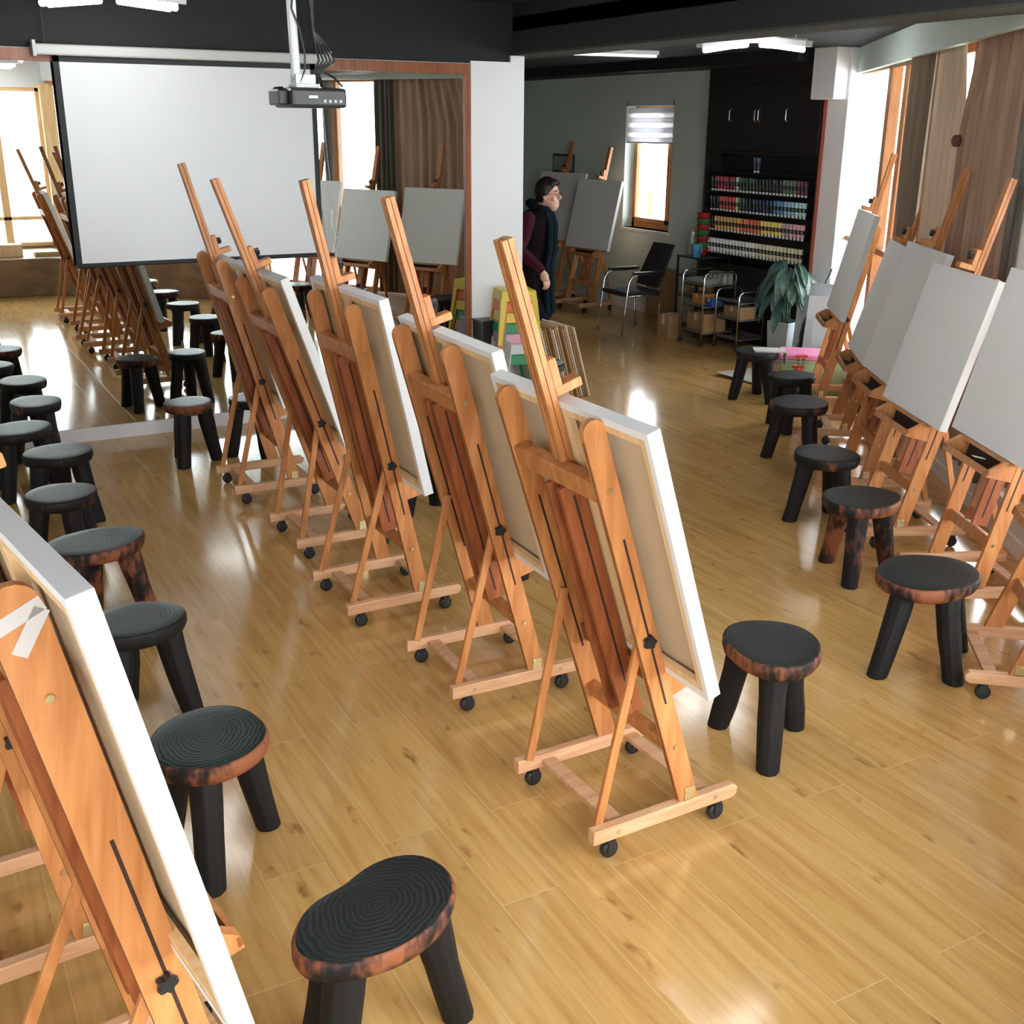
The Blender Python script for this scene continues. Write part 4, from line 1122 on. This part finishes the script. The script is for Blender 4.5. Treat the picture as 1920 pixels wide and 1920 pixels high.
pm.scale = (1.03, 1.03, 1.03)
def limb(mb, pts, rs, seg=14):
    mb.tube(pts, rs, seg)
    for p, r in zip(pts, rs): mb.ball(p, r, (1, 1, 1), 12)
HC = V((.175, 0, 1.575))
m = MB()
m.ball(HC, .1, (.96, .74, 1.2), 20)                                   # skull
m.ball(HC + V((.035, 0, -.072)), .07, (.95, .84, 1.0), 16)            # jaw
m.ball(HC + V((.055, 0, -.112)), .036, (.8, .9, .7), 12)             # chin
m.ball(HC + V((.078, 0, .026)), .03, (.6, 1.6, .6), 12)              # brow
m.tube([HC + V((.09, 0, .012)), HC + V((.115, 0, -.028)), HC + V((.098, 0, -.036))], [.010, .015, .011], 10)   # nose
for s in (-1, 1):
    m.ball(HC + V((-.005, s * .078, -.012)), .028, (.7, .35, 1.05), 12)  # ears
    m.ball(HC + V((.066, s * .04, -.03)), .026, (.7, .9, .8), 12)        # cheeks
limb(m, [HC + V((-.015, 0, -.06)), V((.105, 0, 1.43))], [.056, .062])
limb(m, [V((.085, 0, 1.38)), V((.045, 0, 1.2)), V((.0, 0, .98))], [.125, .135, .13])
m.ball((.07, 0, 1.33), .15, (.8, 1.25, .8)); m.ball((0, 0, .95), .15, (.85, 1.05, .8))
RS = [V((.07, -.195, 1.375)), V((.01, -.245, 1.12)), V((.20, -.225, .965)), V((.27, -.205, .91))]
LS = [V((.07, .195, 1.375)), V((.0, .235, 1.10)), V((.08, .235, .88)), V((.12, .23, .80))]
for ch in (RS, LS): limb(m, ch[:3], [.058, .047, .033])
def hand(mb, w, d, up, s):
    """palm plus five curled fingers; d finger direction, up back of the hand"""
    d = d.normalized(); sd = d.cross(up).normalized() * s; up = sd.cross(d).normalized() * s
    limb(mb, [w, w + d * .035], [.028, .03])
    mb.ball(w + d * .06, .04, (1, 1, 1), 12)
    for k, (off, ln) in enumerate(((-.03, .072), (-.011, .08), (.009, .076), (.027, .06))):
        a = w + d * .085 + sd * off; b = a + d * ln * .5 - up * .008; c_ = b + d * ln * .32 - up * .022; e_ = c_ + d * ln * .1 - up * .024
        limb(mb, [a, b, c_, e_], [.0105, .0095, .0088, .0078], 8)
    a = w + d * .03 - sd * .03
    limb(mb, [a, a - sd * .018 + d * .03 - up * .012, a - sd * .014 + d * .062 - up * .024], [.013, .0115, .0095], 8)
hand(m, RS[2] + V((.015, 0, -.012)), V((.42, .08, -.9)), V((.8, -.5, .35)), 1)
hand(m, LS[2] + V((.006, 0, -.02)), V((.3, -.05, -.95)), V((.8, .5, .3)), -1)
FR = V((.30, -.09, .06)); FL = V((-.06, .10, .06))
limb(m, [V((0, -.09, .9)), V((.17, -.09, .49)), FR + V((-.06, 0, .04))], [.09, .062, .043])
limb(m, [V((0, .09, .9)), V((.06, .095, .48)), FL + V((-.06, 0, .04))], [.09, .062, .043])
for f in (FR, FL): m.ball(f + V((.03, 0, -.02)), .05, (1.8, .8, .6))
body = remesh(m, 'body', 'skin', pm, .0055, 4)
# hair
m = MB()
m.ball(HC + V((-.012, 0, .026)), .112, (1.0, .82, 1.12), 22)
m.ball(HC + V((.052, 0, .088)), .056, (.95, 1.35, .75), 14)
for s in (-1, 1): m.ball(HC + V((.012, s * .070, .022)), .034, (.9, .5, 1.5), 12)
# cut the face side free
bmesh.ops.bisect_plane(m.bm, geom=m.bm.verts[:] + m.bm.edges[:] + m.bm.faces[:], plane_co=HC + V((.052, 0, .045)), plane_no=V((.80, 0, -.60)), clear_outer=True)
bmesh.ops.holes_fill(m.bm, edges=[e for e in m.bm.edges if e.is_boundary])
remesh(m, 'hair', 'hair', pm, .0055, 3)
for s in (-1, 1):
    m = MB().mat(0, True); m.ball(HC + V((.0905, s * .031, .004)), .0095, (.5, 1.3, .6), 10); m.build('eye', 'eye', pm)
    m = MB().mat(0, True); m.tube([HC + V((.094, s * .016, .03)), HC + V((.096, s * .034, .035)), HC + V((.086, s * .052, .030))], .0042, 6); m.build('eyebrow', 'hair', pm)
m = MB().mat(0, True); m.ball(HC + V((.098, 0, -.068)), .018, (.4, 1.2, .38), 10); m.build('mouth', 'lip', pm)
m = MB().mat(0, True)
for s in (-1, 1):
    m.tube([HC + V((.108 - .012 * abs(math.cos(2 * PI * k / 16)) * .3, s * .035 + .027 * math.cos(2 * PI * k / 16), .002 + .02 * math.sin(2 * PI * k / 16))) for k in range(17)], .0018, 6)
    m.tube([HC + V((.106, s * .062, .006)), HC + V((.05, s * .083, .008)), HC + V((-.005, s * .086, .004))], .0018, 6)
m.tube([HC + V((.108, -.008, .004)), HC + V((.112, 0, .007)), HC + V((.108, .008, .004))], .0018, 6)
m.build('glasses', 'black_plastic', pm)
# long coat, sleeves, scarf, trousers, shoes
def ring(cx, cy, z, rx, ry, n=22, ph=0., amp=0.): return [V((cx + rx * (1 + amp * math.sin(5 * 2 * PI * k / n + ph)) * math.cos(2 * PI * k / n), cy + ry * (1 + amp * math.sin(5 * 2 * PI * k / n + ph)) * math.sin(2 * PI * k / n), z)) for k in range(n)]
m = MB()
m.loft([ring(.10, 0, 1.465, .075, .085), ring(.085, 0, 1.435, .11, .15), ring(.07, 0, 1.38, .145, .235), ring(.06, 0, 1.28, .165, .235), ring(.04, 0, 1.15, .165, .215), ring(.015, 0, 1.0, .165, .21), ring(.0, 0, .86, .18, .225, ph=0, amp=.02), ring(.0, 0, .70, .195, .235, ph=1, amp=.04), ring(.01, 0, .52, .205, .24, ph=1.4, amp=.05)])
remesh(m, 'long_coat', 'coat', pm, .009, 4)
for ch in (RS, LS):
    m = MB(); limb(m, [ch[0] + V((-.005, 0, -.005)), ch[0].lerp(ch[1], .5), ch[1], ch[1].lerp(ch[2], .5), ch[2]], [.078, .068, .064, .056, .046]); remesh(m, 'sleeve', 'sleeve', pm, .008, 3)
m = MB()
pts = [V((.10 + .095 * math.cos(a), .10 * math.sin(a), 1.475 - .03 * math.cos(a))) for a in [2 * PI * k / 16 for k in range(17)]]
m.tube(pts, .034, 10)
for s in (-1, 1): 
    q = [V((.185, s * .05, 1.44)), V((.225, s * .06, 1.32)), V((.225, s * .055, 1.15)), V((.195, s * .055, .95)), V((.20, s * .06, .75)), V((.215, s * .065, .55))]
    m.loft([[p + V((.012, -.045, 0)), p + V((.020, 0, 0)), p + V((.012, .045, 0)), p + V((-.02, .045, 0)), p + V((-.02, -.045, 0))] for p in q])
remesh(m, 'scarf', 'scarf', pm, .008, 3)
m = MB()
limb(m, [V((0, -.09, .85)), V((.17, -.09, .49)), FR + V((-.06, 0, .05))], [.105, .078, .062]); limb(m, [V((0, .09, .85)), V((.06, .095, .48)), FL + V((-.06, 0, .05))], [.105, .078, .062])
remesh(m, 'trousers', 'trouser', pm, .009, 3)
for f in (FR, FL):
    m = MB().mat(0, True)
    m.loft([[f + V((x, w * math.cos(2 * PI * k / 12), -.06 + h + h * math.sin(2 * PI * k / 12) if math.sin(2 * PI * k / 12) > -.2 else -.06)) for k in range(12)] for x, w, h in ((-.105, .025, .03), (-.08, .038, .045), (-.02, .042, .05), (.06, .046, .036), (.13, .043, .028), (.17, .02, .018))])
    m.build('shoe', 'rubber', pm)

# ------------------------------------------------------------------ planting outside the small window
M['hedge'] = plain('hedge_leaf', (.38, .50, .34), .6, var=.3, vscale=12)
hd = thing('hedge', 'pale green hedge outside the small annex window', 'hedge', (11.2, 13.2, -.4)); m = MB(); rnd = random.Random(3)
for i in range(700):
    c_ = V((rnd.uniform(-.4, .4), rnd.uniform(-.2, 3.6), rnd.uniform(0, 1.7))); d = V((rnd.uniform(-1, 1), rnd.uniform(-1, 1), rnd.uniform(-1, 1))).normalized() * .09; e_ = d.orthogonal().normalized() * .04
    m.quad([c_ - d, c_ + e_, c_ + d, c_ - e_])
m.build('leaves', 'hedge', hd)
m = MB()
for i in range(5): m.cyl((0, i * .8, 0), (0, i * .8, 1.6), .03, 8)
m.build('stems', 'card', hd)

# ------------------------------------------------------------------ light
w = D.worlds.new('World'); bpy.context.scene.world = w; w.use_nodes = True
nt = w.node_tree; N, L = nt.nodes, nt.links
bg = N['Background']; bg.inputs['Strength'].default_value = 5.2
tc = N.new('ShaderNodeTexCoord'); sx = N.new('ShaderNodeSeparateXYZ'); rp = N.new('ShaderNodeValToRGB')
L.new(tc.outputs['Generated'], sx.inputs[0])
mr_ = N.new('ShaderNodeMapRange'); mr_.inputs['From Min'].default_value = -1
L.new(sx.outputs['Z'], mr_.inputs['Value']); L.new(mr_.outputs['Result'], rp.inputs['Fac'])
e = rp.color_ramp.elements
e[0].position = .45; e[0].color = (.55, .55, .55, 1)
e[1].position = .52; e[1].color = (.91, .965, 1, 1)
L.new(rp.outputs['Color'], bg.inputs['Color'])
def portal(name, mtx, sx_, sy_):
    l = D.lights.new(name, 'AREA'); l.shape = 'RECTANGLE'; l.size = sx_; l.size_y = sy_
    l.cycles.is_portal = True
    o = D.objects.new(name, l); C.objects.link(o); o.matrix_world = mtx
def face(loc, d):
    return Matrix.Translation(loc) @ d.to_track_quat('-Z', 'Y').to_matrix().to_4x4()
portal('window_light_right', face(wp((TB + TF) / 2, -.3, 1.45), -WN), TF - TB, 2.5)
portal('window_light_back', face(V(((XB - 1.7) / 2, YB - .3, 1.58)), V((0, 1, 0))), XB + 1.7, 2.2)
portal('window_light_annex', face(V((XW + .35, 11.57, 1.7)), V((-1, 0, 0))), 1.1, 1.5)

# ------------------------------------------------------------------ camera
F, PITCH, ROLL, YAW, H = 2090., math.atan(725 / 2090.), .0079, R(29), 2.2
fw0 = V((math.sin(YAW), math.cos(YAW), 0)); rt0 = V((math.cos(YAW), -math.sin(YAW), 0)); up0 = V((0, 0, 1))
fw = fw0 * math.cos(PITCH) - up0 * math.sin(PITCH); up1 = up0 * math.cos(PITCH) + fw0 * math.sin(PITCH)
rt = rt0 * math.cos(ROLL) + up1 * math.sin(ROLL); up = up1 * math.cos(ROLL) - rt0 * math.sin(ROLL)
cam = D.cameras.new('camera'); cam.sensor_width = 36; cam.lens = F / 1920 * 36; cam.clip_start = .02
co = D.objects.new('camera', cam); C.objects.link(co)
co.matrix_world = Matrix(((rt.x, up.x, -fw.x, 0), (rt.y, up.y, -fw.y, 0), (rt.z, up.z, -fw.z, H), (0, 0, 0, 1)))
S = bpy.context.scene
S.camera = co
S.view_settings.view_transform = 'Standard'; S.view_settings.look = 'None'; S.view_settings.gamma = 1; S.view_settings.use_curve_mapping = False
S.view_settings.exposure = 1.25
S.cycles.max_bounces = 10; S.cycles.diffuse_bounces = 5; S.cycles.glossy_bounces = 5; S.cycles.transmission_bounces = 6; S.cycles.transparent_max_bounces = 12
S.cycles.caustics_reflective = False; S.cycles.caustics_refractive = False; S.cycles.sample_clamp_indirect = 6
